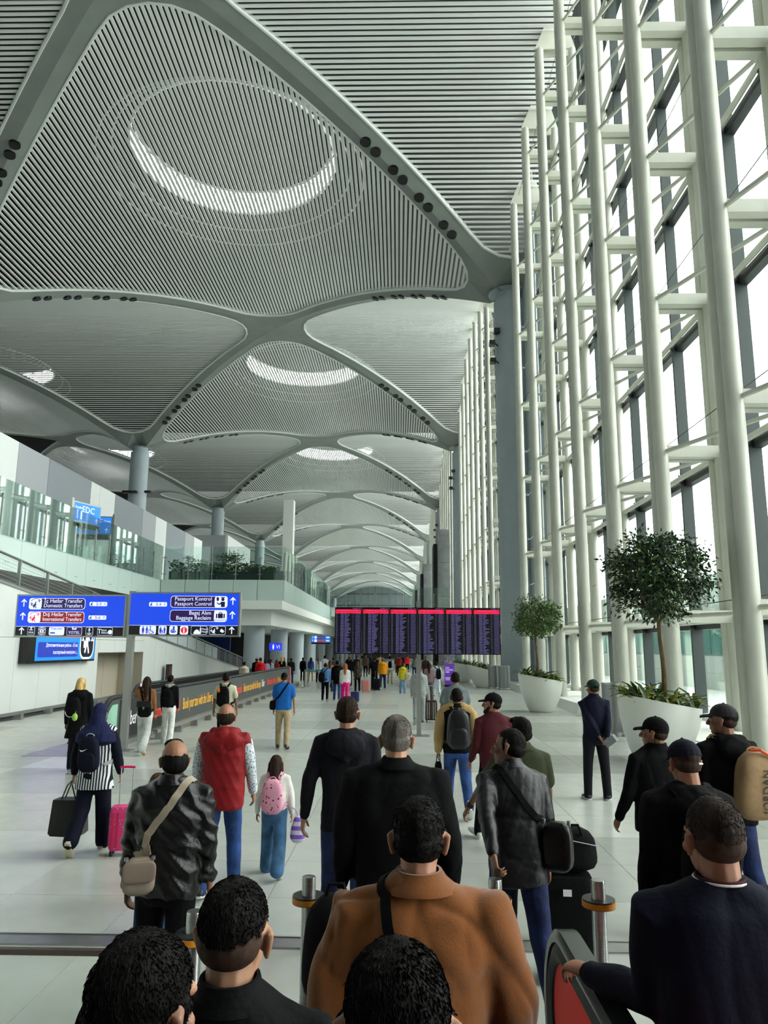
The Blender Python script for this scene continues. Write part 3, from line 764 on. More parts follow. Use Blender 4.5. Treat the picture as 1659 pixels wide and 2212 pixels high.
def boards():
    m_scr = bpy.data.materials.new('departure_rows'); m_scr.use_nodes = True; nt = m_scr.node_tree; N = nt.nodes; L = nt.links
    b = N['Principled BSDF']; b.inputs['Base Color'].default_value = (.01, .01, .012, 1); b.inputs['Roughness'].default_value = .3
    tc = N.new('ShaderNodeTexCoord'); sp = N.new('ShaderNodeSeparateXYZ'); L.new(tc.outputs['Object'], sp.inputs[0])
    oi = N.new('ShaderNodeObjectInfo')
    def mth(op, a, b_=None, c=None):
        n = N.new('ShaderNodeMath'); n.operation = op
        for i, v in enumerate((a, b_, c)):
            if v is None: continue
            if isinstance(v, (int, float)): n.inputs[i].default_value = v
            else: L.new(v, n.inputs[i])
        return n.outputs[0]
    rows = 27; hh = 1.1
    v = mth('MULTIPLY', sp.outputs['Z'], rows/hh); row = mth('FLOOR', v); fr = mth('FRACT', v)
    inrow = mth('MULTIPLY', mth('GREATER_THAN', fr, .32), mth('LESS_THAN', fr, .72))
    seed = mth('ADD', mth('MULTIPLY', row, 7.31), mth('MULTIPLY', oi.outputs['Random'], 91.7))
    wn = N.new('ShaderNodeTexWhiteNoise'); wn.noise_dimensions = '1D'; L.new(seed, wn.inputs['W'])
    x = mth('ADD', sp.outputs['X'], .36)
    def span(a, w): return mth('MULTIPLY', mth('GREATER_THAN', x, a), mth('LESS_THAN', x, w))
    dest = span(.26, mth('ADD', mth('MULTIPLY', wn.outputs['Value'], .13), .31))
    cols = mth('ADD', mth('ADD', mth('MULTIPLY', span(.02, .07), .6), span(.15, .24)), mth('ADD', dest, mth('ADD', mth('MULTIPLY', span(.48, .51), .5), mth('MULTIPLY', span(.56, .7), .6))))
    # letters: fine vertical breaks
    ch = mth('FRACT', mth('MULTIPLY', x, 75)); cell = mth('FLOOR', mth('MULTIPLY', x, 75)); w2 = N.new('ShaderNodeTexWhiteNoise'); w2.noise_dimensions = '2D'
    cv = N.new('ShaderNodeCombineXYZ'); L.new(cell, cv.inputs[0]); L.new(seed, cv.inputs[1]); L.new(cv.outputs[0], w2.inputs['Vector'])
    let = mth('ADD', mth('MULTIPLY', mth('LESS_THAN', ch, .75), .6), mth('MULTIPLY', w2.outputs['Value'], .4))
    e = mth('MULTIPLY', mth('MULTIPLY', inrow, cols), let)
    b.inputs['Emission Color'].default_value = (.30, .27, .72, 1); L.new(mth('MULTIPLY', e, .62), b.inputs['Emission Strength'])
    m_red = em('board_red', (200, 18, 46), .9); m_pink = em('board_pink', (216, 70, 150), .95); m_lil = em('board_lilac', (140, 120, 210), .6)
    post = tag(empty('board_stand', (.56, 20.75, 0)), 'tall steel post with a cross beam holding six departure screens', 'stand')
    MB().box(-.06, .06, -.05, .05, 0, 3.62).build('post', m_alu, post); MB().box(-.28, .28, -.2, .2, 0, .02).build('base_plate', m_steel, post)
    MB().box(-2.3, 2.28, .02, .1, 2.95, 3.1).box(-2.3, 2.28, .02, .1, 2.45, 2.6).build('cross_beam', m_steel, post)
    for k in range(5): 
        x = -1.0-.56+.765*k
        MB().box(x-.02, x+.02, -.08, 0, 2.12, 3.46).build('spacer', m_alu, post)
    for k in range(6):
        nm = ('first', 'second', 'third', 'fourth', 'fifth', 'sixth')[k]; x = -1.39+.764*k
        t = tag(empty('departure_screen', (x, 20.6, 2.17)), f'black departure screen with red heading, {nm} from the left of six', 'screen', 'departure screens on one stand')
        t = MB().box(-.37, .37, 0, .06, 0, 1.27).build('casing', m_black, t)
        f = MB().box(-.355, .355, -.004, 0, 0, 1.09).build('rows', m_scr, t, loc=(0, 0, .02))
        MB().box(-.355, .355, -.006, 0, 1.1, 1.215).build('heading_band', m_red, t)
        text_obj('INTERNATIONAL DEPARTURES', .052, m_pink, t, (0, -.009, 1.162), align='CENTER', maxw=.56)
        text_obj('TIME   FLIGHT   DESTINATION       GATE   REMARK', .03, m_pink, t, (0, -.009, 1.115), align='CENTER', maxw=.66)
        text_obj('21.09.2024  16:15', .03, m_lil, t, (.34, -.009, 1.228), align='RIGHT', maxw=.3)
boards()

def small_signs():
    # double blue gate sign on the upper floor
    for k, (x, y, rz, txt, sub) in enumerate(((-15.45, 34.0, 1.22, 'EDC', 'Kapılar'), (-15.2, 38.5, .2, 'EDF', 'Gates'))):
        t = tag(empty('gate_sign', (x, y, ZU), rz), f'blue gate sign lettered {txt} standing behind the glass balustrade', 'sign')
        MB().box(-.05, .05, -.05, .05, 0, 2.9).build('post', m_alu, t)
        MB().box(.06, 1.85, -.05, .05, 1.5, 2.77).build('sign_box', m_alu, t) if k == 0 else MB().box(-1.85, -.06, -.05, .05, 1.5, 2.77).build('sign_box', m_alu, t)
        S = Sign(t, .052); c = .955 if k == 0 else -.955
        S.plate('blue_face', s_bluelt, c, 2.27, 1.7, .88, 0); S.plate('black_face', s_black, c, 1.65, 1.7, .24, 0)
        S.text(txt, .42, s_white, c+.05, 2.31, 'CENTER', 3); S.text(sub, .16, s_white, c+(-.8 if k == 0 else .45), 2.45, lift=3); S.poly('arrow', s_white, ARROW, c+.65, 2.0, .22)
    # little blue sign under the balcony, and the far transfer sign
    t = tag(empty('hanging_sign', (-8.2, 50, 2.1)), 'small blue lit sign with white figure hanging between the round soffit columns', 'sign')
    MB().box(-.02, .02, -.02, .02, .5, 1.6).build('hanger', m_alu, t); MB().box(-.42, .42, -.05, .05, 0, .5).build('sign_box', em('lit_blue', (40, 60, 220), 1.0), t)
    S = Sign(t, .052); S.poly('icon', s_white, stander(0, 0, 1, True), -.15, .25, .36); S.text('VI', .34, s_white, .02, .13, lift=3)
    t = tag(empty('transfer_sign', (-5.12, 48.5, 1.65)), 'smaller blue transfer sign on a post further down the hall beside the departure screens', 'sign')
    t.scale = (.45, .45, .45)
    MB().box(-.08, .08, .06, .2, -3.666, 3.2).build('post', m_alu, t); MB().box(-1.2, 1.6, -.06, .06, 1.95, 3.2).build('sign_box', m_alu, t)
    S = Sign(t, .062); S.plate('blue_face', s_bluelt, .2, 2.68, 2.7, .92, 0); S.plate('black_face', s_black, .2, 2.09, 2.7, .24, 0)
    for z, m, a in ((2.92, s_purple, 'Domestic Transfers'), (2.45, s_red, 'International Transfers')):
        S.plate('pill', m, .25, z, 1.2, .36, .08, 2); S.text(a, .14, s_white, .25, z-.04, 'CENTER', 3, 1.1); S.poly('arrow', s_white, ARROW, -.95, z, .25); S.plate('icon_tile', s_white, -.55, z, .34, .36, .08, 3); S.plate('time_plate', s_white, 1.2, z, .5, .16, .05, 2)
    # purple standing poster
    t = tag(empty('standing_poster', (3.15, 46.6, 0)), 'purple standing poster with white lettering among the far travellers', 'poster')
    MB().box(-.32, .32, -.2, .2, 0, .12).build('base', m_dark, t); MB().box(-.3, .3, -.03, .03, .12, 1.9).build('panel', em('poster_purple', (104, 54, 168), .5), t)
    S = Sign(t, .032); S.plate('picture', mat('poster_photo', (150, 150, 158), .5, var=.5, vscale=6), 0, 1.62, .58, .5, 0); S.text('TAXI\nİSTANBUL\nUBER', .13, s_white, -.25, 1.1, lift=3, maxw=.5)
    for k in range(3): S.plate('small_print', s_white, -.02, .55-.07*k, .46, .02, 0)
s_bluelt = em('sign_blue_bright', (36, 120, 226), .8)
small_signs()

# ------------------------------------------------------------ moving walkway
def walkway():
    X, Y0w, Y1w = -6.75, 17.3, 47
    t = tag(empty('moving_walkway', (X, Y0w, 0)), 'long moving walkway between dark grey advertising balustrades beside the white wall', 'walkway')
    m_ad = mat('ad_grey', (74, 78, 78), .35); m_adk = mat('ad_black', (20, 20, 22), .35); L_ = Y1w-Y0w; h = 1.12
    def balustrade(x, face, m, full, y0=0):
        """rounded-end balustrade in the YZ plane"""
        out = []
        for k in range(13):
            a = PI/2+PI*k/12*1.0; out.append((y0+.5+.5*math.cos(a), .58+.5*math.sin(a)))
        out = [(L_-.5, 1.08)] + out + [(L_-.5, .08)]
        M4 = Matrix.Translation((x, 0, 0)) @ Matrix(((0, 0, 1, 0), (1, 0, 0, 0), (0, 1, 0, 0), (0, 0, 0, 1)))
        MB().prism(out, -.05, .05, M4).build('side_panel', m, t)
        rail = [(x, y0+.5+.55*math.cos(a), .58+.56*math.sin(a)) for a in [PI/2+PI*k/12 for k in range(13)]]
        MB().path([(x, L_-.5, 1.14)]+rail, .05, 8).build('handrail', m_dark, t, True)
        MB().prism([(y0+a_, b_) for a_, b_ in ((.1, .25), (.75, .25), (.75, .98), (.4, .98), (.18, .82), (.1, .6))], -.056, .056, M4).build('end_glass', mat('end_glass', (150, 205, 180), .15), t)
        MB().box(x-.2, x+.2, y0+.4, L_, .0, .12).build('skirt', m_steel, t)
        MB().box(x-.075, x+.075, L_-.7, L_-.2, .1, 1.1).build('end_cap', mat('end_pink', (226, 120, 124), .4), t)
    balustrade(0, 1, m_ad, True); balustrade(-1.45, 1, m_adk, False, 6.0)
    MB().box(-.06, .06, .9, 5.2, .14, 1.06).build('black_panel', m_adk, t)
    MB().box(-1.3, -.15, 1.2, L_-1, -.02, .03).build('tread_belt', m_dark, t); MB().box(-1.35, -.1, -.9, 1.2, -.01, .008).build('comb_plate', m_steel, t)
    mr = mat('ad_red', (232, 70, 60), .5, emit=.25); my = mat('ad_yellow', (240, 178, 50), .5, emit=.25); mw = mat('ad_white', (236, 236, 236), .5, emit=.25)
    y = 1.35; k = 0
    seq = [('Uber', mw), ('Welcome to Istanbul.', mr), ('Book your taxi with the Uber app', my)]
    wid = {'Uber': 1.15, 'Welcome to Istanbul.': 3.1, 'Book your taxi with the Uber app': 4.0}
    while y < L_-4:
        s, m = seq[k % 3]; text_obj(s, .5, m, t, (.066, y, .42), (PI/2, 0, PI/2), maxw=wid[s], sx=.72); y += wid[s]+.3; k += 1
    b = tag(empty('guard_rail', (X+.6, Y0w+2, 0)), 'low steel guard rail on feet along the advertising side of the moving walkway', 'rail')
    MB().box(-.05, .05, 0, 27, .17, .27).build('rail', m_steel, b)
    for k in range(17): MB().box(-.08, .12, .3+k*1.65-.08, .3+k*1.65+.08, 0, .17).build('foot', m_steel, b)
    # narrow dark notice totem by the wall
    o = tag(empty('totem', (-12.2, 39.9, 0)), 'tall thin black notice totem against the white wall', 'totem'); MB().box(-.08, .08, -.3, .3, 0, 1.4).build('body', m_black, o); MB().box(.08, .085, -.25, .25, .5, 1.3).build('screen', em('totem_screen', (60, 20, 24), .4), o)
walkway()
def stanchions():
    P = [(-6.0+.35, 47.0), (-5.5, 44.4), (-4.45, 42.2), (-4.5, 44.6)]
    for k, (x, y) in enumerate(P):
        t = tag(empty('stanchion', (x, y, 0)), ('belt stanchion beside the walkway end, furthest back of four', 'belt stanchion in front of the walkway end, nearest the grey side panel', 'belt stanchion at the near corner of the teal belts', 'belt stanchion at the outer far corner of the teal belts')[k], 'stanchion', 'belt stanchions at the walkway end')
        MB().lathe([(.18, 0), (.18, .02), (.05, .05)], 16).build('base', m_steel, t); MB().lathe([(.035, .04), (.035, .95), (.045, .95), (.045, 1.03)], 10).build('post', m_steel, t)
    m_t = mat('belt_teal', (60, 176, 190), .6)
    for k, (a, b) in enumerate(((0, 3), (1, 2), (2, 3))):
        o = MB(); p, q = Vector((*P[a], .98)), Vector((*P[b], .98)); o.add([(p.x, p.y, .94), (q.x, q.y, .94), (q.x, q.y, 1.0), (p.x, p.y, 1.0), (p.x+.01, p.y+.01, .94), (q.x+.01, q.y+.01, .94), (q.x+.01, q.y+.01, 1.0), (p.x+.01, p.y+.01, 1.0)], [(0, 1, 2, 3), (7, 6, 5, 4), (0, 4, 5, 1), (3, 2, 6, 7)])
        tag(o.build('barrier_belt', m_t), ('teal barrier belt along the back, level with the walkway end', 'teal barrier belt facing the walkway side panel', 'teal barrier belt along the outer right edge')[k], 'belt', 'teal belts of the queue barrier')
stanchions()

# ------------------------------------------------------------ planters, trees, bins
m_pot = mat('planter_white', (232, 236, 228), .35); m_bark = mat('bark', (112, 92, 66), .9, var=.25, vscale=20, stretch=(1, 1, .3)); 
m_leafd = mat('ficus_leaf', (38, 66, 36), .35, var=.35, vscale=3); m_leafl = mat('ficus_leaf_light', (86, 116, 52), .4, var=.3, vscale=3)
m_drac = mat('dracaena_leaf', (60, 88, 44), .4, var=.3, vscale=4); m_dracy = mat('dracaena_yellow', (150, 158, 70), .45, var=.25, vscale=6)
def planter(x, y, w, h0, h1, foot, label, tree=None, leaves=150, seed=1, dy=1.0):
    rnd = random.Random(seed)
    t = tag(empty('planter', (x, y, 0)), label, 'planter', 'white leaning bowl planters')
    n = 36; secs = []; R = w/2
    prof = [(.0, .50), (.04, .56), (.18, .68), (.4, .83), (.65, .94), (.85, .985), (1, 1)]
    rim = lambda a: h0 + (h1-h0)*(.5+.5*math.cos(a))
    for f, r in prof:
        secs.append([(R*r*math.cos(2*PI*i/n)*(1)-foot*(1-f)**1.5, dy*R*r*math.sin(2*PI*i/n), rim(2*PI*i/n)*f) for i in range(n)])
    for f, r in ((1, .955), (.86, .92)):
        secs.append([(R*r*math.cos(2*PI*i/n), dy*R*r*math.sin(2*PI*i/n), rim(2*PI*i/n)*f) for i in range(n)])
    bw = MB().loft(secs).build('bowl', m_pot, t, 50)
    MB().loft([[(R*.925*math.cos(2*PI*i/n), dy*R*.925*math.sin(2*PI*i/n), rim(2*PI*i/n)*q) for i in range(n)] for q in (.84, .9)]).build('soil', m_soil, bw)
    # strap leaves: one shared blade in two greens, each leaf an object of its own
    def blade(m, L, wd, bend):
        v = []; f = []; k = 5
        for i in range(k):
            s = i/(k-1); ww = wd*math.sin(PI*min(.97, .12+.86*s))*.5+.002; yy = L*s*math.cos(bend*s*.7); zz = L*s*math.sin(1.35-bend*s); yy = L*s*math.cos(1.35-bend*s)
            v += [(-ww, yy, zz), (0, yy+.004, zz-.012), (ww, yy, zz)]
        for i in range(k-1): f += [(3*i, 3*i+1, 3*i+4, 3*i+3), (3*i+1, 3*i+2, 3*i+5, 3*i+4)]
        return MB().add(v, f).mesh('leaf', m, 180)
    bl = [blade(m_drac, .42, .07, .7), blade(m_drac, .34, .06, 1.0), blade(m_dracy, .38, .065, .8), blade(m_dracy, .3, .06, 1.1)]
    for k in range(leaves):
        a = rnd.random()*2*PI; r = math.sqrt(rnd.random())*.93*R
        px, py = r*math.cos(a), dy*r*math.sin(a); base = (h0+h1)/2+(h1-h0)*.5*px/R
        o = obj('leaf', rnd.choice(bl), t, (px, py, base*.92)); o.rotation_euler = (rnd.uniform(-.3, .3), 0, rnd.random()*2*PI); s = rnd.uniform(.95, 1.6); o.scale = (s, s, s)
    if tree:
        tx, tz0, tz1, cr, ch, nl, m, lab, lsz = tree; rnd = random.Random(seed+50)
        T = tag(empty('ficus_tree', (x+tx, y, .9*(h0+h1)/2)), lab, 'tree')
        z0 = 0; z1 = tz1-.9*(h0+h1)/2
        pts = [(.02*math.sin(s*5), .02*math.cos(s*7), z0+(z1-z0)*s) for s in [i/8 for i in range(9)]]
        tk = MB().path(pts, [.06-.02*i/8 for i in range(9)], 10).build('trunk', m_bark, T, True)
        cz = z1+ch*.46; br = MB(); tips = []
        for k in range(26):
            a = rnd.random()*2*PI; e = rnd.uniform(-.1, 1.25); rr = rnd.uniform(.65, .98)
            end = Vector((cr*rr*math.cos(a)*math.cos(e), cr*rr*math.sin(a)*math.cos(e), z1+ch*.1+ch*.8*rr*max(0, math.sin(e))+.05))
            st = Vector((0, 0, z1-.05)); mid = (st+end)/2+Vector((rnd.uniform(-.1, .1), rnd.uniform(-.1, .1), .06*ch))
            br.path([st, mid, end], [.022, .012, .005], 5); tips += [mid, end, (mid+end)/2]
        o = br.build('branches', m_bark, tk, True)
        # leaf clusters around branch ends inside a squarish crown
        fol = MB(); 
        cl = []
        while len(cl) < 80:
            p = Vector((rnd.uniform(-1, 1), rnd.uniform(-1, 1), rnd.uniform(-1, 1)))
            if (abs(p.x)**2.6+abs(p.y)**2.6+abs(p.z)**2.6) < 1 and p.length > .25: cl.append(Vector((p.x*cr*.86, p.y*cr*.86, cz+p.z*ch*.44)))
        for k in range(nl):
            c = rnd.choice(cl); q = c+Vector((rnd.gauss(0, 1), rnd.gauss(0, 1), rnd.gauss(0, .8)))*cr*.14
            d = Vector((q.x, q.y, (q.z-cz)*.6)).normalized()*.5+Vector((rnd.gauss(0, .5), rnd.gauss(0, .5), rnd.gauss(-.35, .5))); d.normalize()
            u = d.orthogonal().normalized(); u.rotate(Matrix.Rotation(rnd.random()*2*PI, 3, d)); L = lsz*rnd.uniform(.7, 1.25); w_ = L*.2; nn = d.cross(u)
            fol.cur = 1 if rnd.random() < .22 else 0
            a, b_, c2, d2 = q, q+d*L*.45+u*w_+nn*L*.04, q+d*L, q+d*L*.45-u*w_+nn*L*.04
            fol.add([tuple(a), tuple(b_), tuple(c2), tuple(d2)], [(0, 1, 2), (0, 2, 3)])
        o = fol.build('foliage', m, T); o['kind'] = 'stuff'
planter(5.62, 16.5, 1.72, 1.4, 1.1, .1, 'large white leaning bowl planter nearest the camera, with dark green tree', (.12, .9, 3.0, 1.08, 2.0, 9000, [m_leafd, m_leafl], 'dark dense standard ficus tree in the near white planter', .12), 240, 3)
planter(5.4, 28.9, 1.66, 1.4, 1.13, 0, 'white bowl planter with the lighter green tree, beyond the steel bin', (-.1, .9, 2.85, .92, 1.62, 4200, [m_leafl, m_leafd], 'lighter green smaller ficus tree in the second white planter', .13), 160, 5)
planter(5.05, 46.2, 1.7, 1.36, .95, -.15, 'far white bowl planter just before the pair of steel bins, treeless', None, 90, 7)
planter(4.45, 53, 1.9, 1.4, 1.1, 0, 'furthest white bowl planter, half behind another planter', None, 80, 8)
def litter_bin(x, y, r, h, label):
    t = tag(empty('litter_bin', (x, y, 0)), label, 'bin', 'round steel litter bins'); mm = mat('bin_steel', (150, 154, 156), .38, .75, var=.1, vscale=60)
    MB().lathe([(r*1.02, 0), (r*1.02, .09), (r, .1)], 32).build('plinth_ring', m_steel, t, 40)
    MB().lathe([(r, .1), (r, h-.05)], 32).build('body', mm, t, 40); MB().lathe([(r*1.02, h-.05), (r*1.02, h), (r*.75, h), (r*.72, h-.03)], 32).build('lid', m_steel, t, 40)
litter_bin(6.02, 21.3, .33, 1.42, 'tall round steel litter bin between the two tree planters')
litter_bin(6.1, 43.6, .33, 1.35, 'nearer of the two steel bins in front of the blue-grey column'); litter_bin(5.62, 44.6, .33, 1.35, 'further of the two steel bins in front of the blue-grey column')
m_knob = mat('plinth_fitting', (226, 230, 222), .4)
for x, y, lab in ((6.62, 17.3, 'round white boss on the sloping plinth beside the near planter'),):
    o = MB().lathe([(.12, -.02), (.12, .02), (.1, .035), (.01, .04)], 20).build('wall_boss', m_knob); o.location = (x+.0, y, .2); o.rotation_euler = (0, -1.15, 0); tag(o, lab, 'fitting')
o = MB().loft([[(0, -.05, 0), (.5, -.05, 0), (.5, -.05, .42), (.3, -.05, .42), (.12, -.05, .3)], [(0, .05, 0), (.5, .05, 0), (.5, .05, .42), (.3, .05, .42), (.12, .05, .3)]]).build('plinth_fin', m_knob, loc=(6.3, 27.2, 0)); tag(o, 'small white curved fin at the foot of the window plinth behind the capped man', 'fin')
# floodlights clamped to the columns
for k in range(0, 3):
    for j, (dx, dz) in enumerate(((-1.3, 0), (-1.75, -.9), (-1.7, -2.2))):
        x, y, z = XR+dx*.75, Y0+k*BAY-.75, 24.2+dz
        t = tag(empty('floodlight', (x, y, z)), f'black floodlight bracketed to the {("nearest", "second", "third")[k]} window-side column, {("top", "middle", "lowest")[j]} of three', 'floodlight', 'black floodlights on the columns')
        MB().box(-.3, .1, -.25, .25, -.16, .16).build('lamp_head', m_black, t); MB().tube((.1, 0, 0), (.75-dx*.0, .5, -.3), .05).build('bracket', m_black, t)
for k in (1, 2):
    for j, dx in enumerate((-1.25, -.1, 1.25)):
        t = tag(empty('floodlight', (XL+dx, Y0+k*BAY-(1.35 if j == 1 else .2), 21.3+.25*(j != 1))), f'black floodlight on the {("", "nearer", "further")[k]} balcony-side column, {("hall-left", "front", "hall-right")[j]} face'.replace('hall-left', 'outer').replace('hall-right', 'inner'), 'floodlight', 'black floodlights on the balcony columns')
        MB().box(-.55, .55, -.3, .3, -.14, .14).build('lamp_head', m_black, t)
# upper-floor planting box with shrubs behind the glass
def balcony_box():
    t = tag(empty('planting_box', (-10.9, 45.6, ZU)), 'dark green planting box with leafy shrubs behind the balcony glass', 'planting box')
    MB().box(-3.3, 3.2, -.3, .3, 0, .55).build('box', mat('box_green', (34, 58, 52), .5), t)
    rnd = random.Random(12); mm = [mat('shrub_leaf', (46, 92, 40), .5, var=.3, vscale=3), mat('shrub_leaf_pale', (96, 128, 60), .5)]
    for q in range(15):
        cx = -3.0+.43*q; h = rnd.uniform(.5, 1.0) if q < 6 else rnd.uniform(.3, .65); f = MB()
        for k in range(110):
            a = rnd.random()*2*PI; b = rnd.random(); p = Vector((cx+rnd.gauss(0, .16), rnd.gauss(0, .12), .5+h*b)); d = Vector((math.cos(a), math.sin(a), rnd.uniform(-.2, .8))).normalized(); u = d.orthogonal().normalized(); L = rnd.uniform(.15, .3); f.cur = int(rnd.random() < .25)
            f.add([tuple(p), tuple(p+d*L*.5+u*L*.2), tuple(p+d*L), tuple(p+d*L*.5-u*L*.2)], [(0, 1, 2), (0, 2, 3)])
        o = f.build('shrub', mm, t)
    T = tag(empty('small_tree', (-10.6, 46.2, ZU)), 'small flat-topped green tree behind the balcony glass', 'tree')
    MB().path([(0, 0, 0), (.03, 0, .6), (0, 0, 1.1)], [.05, .04, .03], 6).build('trunk', m_bark, T, True); f = MB()
    for k in range(900):
        p = Vector((rnd.gauss(0, .38), rnd.gauss(0, .38), 1.35+rnd.gauss(0, .2)+.1)); a = rnd.random()*6.28; d = Vector((math.cos(a), math.sin(a), rnd.uniform(-.4, .6))).normalized(); u = d.orthogonal().normalized(); L = .14
        f.add([tuple(p), tuple(p+d*L*.5+u*L*.22), tuple(p+d*L), tuple(p+d*L*.5-u*L*.22)], [(0, 1, 2), (0, 2, 3)])
    o = f.build('foliage', mm[0], T); o['kind'] = 'stuff'
balcony_box()

# ------------------------------------------------------------ escalator end, bollards, barrier
def escalators():
    m_red = mat('newel_red', (240, 52, 42), .5, spec=.15); 
    def newel(x, lab, y1=3.42, r=.36, zt=1.125):
        t = tag(empty('escalator_balustrade', (x, y1, 0)), lab, 'balustrade', 'escalator balustrade ends')
        zc = zt-r
        arc = [(y1-y1+r*math.cos(a), zc+r*math.sin(a)) for a in [PI/2-PI*k/18 for k in range(19)]]
        loop = [(-4.6, zt+1.0), (-2.6, zt+.02), (-1.6, zt)]+arc+[(-1.6, zc-r), (-2.6, zc-r+.02), (-4.6, zc-r+1.0)]
        M4 = Matrix(((0, 0, 1, 0), (1, 0, 0, 0), (0, 1, 0, 0), (0, 0, 0, 1)))
        # infill as quads between upper and lower edge
        ins = [(-4.6, zt+.9), (-2.6, zt-.08), (-1.6, zt-.1)]+[((r-.1)*math.cos(a), zc+(r-.1)*math.sin(a)) for a in [PI/2-PI*k/18 for k in range(10)]]
        mb = MB(); 
        for (a0, b0), (a1, b1) in zip(ins[:-1], ins[1:]):
            lo0 = (2*zc-b0) if a0 > -1.7 else b0-2*r+.2; lo1 = (2*zc-b1) if a1 > -1.7 else b1-2*r+.2
            if abs(a1-a0) < 1e-4 and abs(b1-b0) < 1e-4: continue
            mb.prism([(a0, lo0), (a1, lo1), (a1, b1), (a0, b0)] if (a1, lo1) != (a1, b1) else [(a0, lo0), (a1, b1), (a0, b0)], -.03, .03, M4)
        mb.build('infill', m_red, t)
        inner = [(a*.0+p[0]*((r-.06)/r if p[0] > 0 else 1), zc+(p[1]-zc)*((r-.06)/r) if p[0] > -1.7 else p[1]-.06) for a, p in zip([0]*len(loop), loop)]
        MB().path([(0, p[0], p[1]) for p in inner[:22]], .055, 8).build('inner_trim', m_dark, t, True)
        secs = []
        P = [Vector((0, p[0], p[1])) for p in loop[:23]]
        for i in range(len(P)):
            tg = (P[min(i+1, len(P)-1)]-P[max(i-1, 0)]).normalized(); nrm = Vector((0, -tg.z, tg.y)); nrm = nrm if i < 3 or True else nrm
            secs.append([P[i]+Vector((cx, 0, 0))+nrm*cz for cx, cz in ((-.05, -.02), (.05, -.02), (.055, .005), (.04, .03), (-.04, .03), (-.055, .005))])
        MB().loft(secs).build('handrail', mat('handrail_rubber', (32, 36, 36), .28, coat=.3), t, 50)
        MB().box(-.16, .16, -1.9, .15, 0, .42).build('skirt', m_dark, t)
        return t
    newel(.735, 'escalator handrail end with red side panel, held by the man in the navy jacket')
    st = tag(empty('escalator', (0, 1.6, 0)), 'escalator steps with steel landing plate at the bottom, under the queue', 'escalator')
    MB().box(-1.35, 2.6, .25, 3.4, 0, .012).build('landing_plate', m_steel, st)
    for k in range(6): MB().box(-1.35, .55, .2-.42*(k+1), .2-.42*k, .0, .13+.2*k).build('step', m_dark, st)
    m_disc = mat('bollard_disc', (40, 42, 44), .35); m_yel = mat('bollard_yellow', (236, 150, 30), .45)
    for x, y, lab in ((-.55, 4.9, 'steel bollard with yellow-edged disc left of the brown jacket'), (.6, 4.9, 'steel bollard with yellow-edged disc that the leather-jacketed man leans on'), (1.23, 4.9, 'steel bollard with yellow-edged disc behind the escalator handrail end'), (-1.09, 4.27, 'steel bollard partly hidden between the heads at lower left')):
        t = tag(empty('bollard', (x, y, 0)), lab, 'bollard', 'steel lane bollards')
        MB().lathe([(.043, 0), (.043, .94), (.04, .95), (.001, .953)], 20).build('post', m_steel, t, 40)
        MB().lathe([(.03, .8), (.1, .8), (.1, .803)], 28).build('disc_underside', m_disc, t, 40)
        MB().lathe([(.1005, .803), (.1005, .835), (.09, .835)], 28).build('yellow_band', m_yel, t, 40)
        MB().lathe([(.098, .835), (.098, .845), (.03, .846)], 28).build('disc_top', m_disc, t, 40)
    t = tag(empty('barrier_rail', (-2.62, 4.6, -.03)), 'brown-topped metal barrier rail at the lower left edge of the floor', 'barrier')
    MB().box(-2.5, 1.0, -.02, .02, .63, .66).build('top_bar', mat('bar_brown', (96, 84, 76), .35, .6), t); MB().box(.95, 1.0, -.03, .03, .03, .62).build('post', m_steel, t); MB().box(-2.5, -2.45, -.03, .03, .03, .62).build('post', m_steel, t)
    MB().box(-2.45, .95, -.005, .005, .05, .62).build('glass_infill', m_glass, t)
escalators()
# ------------------------------------------------------------ people
TMP = bpy.data.scenes.new('workbench')
JOBS = []          # surfaces to fuse, evaluated together
LATER = []         # things that need the finished clothes
def V3(*a): return Vector(a)
def ell(mb, c, r, nu=16, nv=10, R=None, zcut=None):
    c = Vector(c); secs = []
    for j in range(nv+1):
        t = -PI/2 + PI*j/nv; z = math.sin(t)
        if zcut is not None: z = max(z, zcut)
        q = math.sqrt(max(0, 1-z*z)) if zcut is None or math.sin(t) >= zcut else math.sqrt(max(0, 1-zcut*zcut))*(.05 if j == 0 else 1)
        q = max(q, .02)
        sec = []
        for i in range(nu):
            v = Vector((r[0]*q*math.cos(2*PI*i/nu), r[1]*q*math.sin(2*PI*i/nu), r[2]*z))
            if R is not None: v = R @ v
            sec.append(c+v)
        secs.append(sec)
    return mb.loft(secs)
def caps_(mb, pts, rs, n=12):
    """round-ended tapering limb through points"""
    P = [Vector(p) for p in pts]; Q = []; R = []
    d0 = (P[0]-P[1]).normalized(); d1 = (P[-1]-P[-2]).normalized()
    for k in (1, .85, .5): Q.append(P[0]+d0*rs[0]*k); R.append(max(rs[0]*math.sqrt(1-k*k), rs[0]*.08))
    Q += P; R += list(rs)
    for k in (.5, .85, 1): Q.append(P[-1]+d1*rs[-1]*k); R.append(max(rs[-1]*math.sqrt(1-k*k), rs[-1]*.08))
    return mb.path(Q, R, n)
def bez(a, b, k=6):
    return [a.lerp(b, i/k) for i in range(k+1)]
def ring(c, rx, ry, T, e=2.4, n=28, yo=0):
    out = []
    for i in range(n):
        a = 2*PI*i/n; ca, sa = math.cos(a), math.sin(a)
        x = math.copysign(abs(ca)**(2/e), ca)*rx; y = math.copysign(abs(sa)**(2/e), sa)*ry+yo
        out.append(T(Vector((x+c[0], y+c[1], c[2]))))
    return out
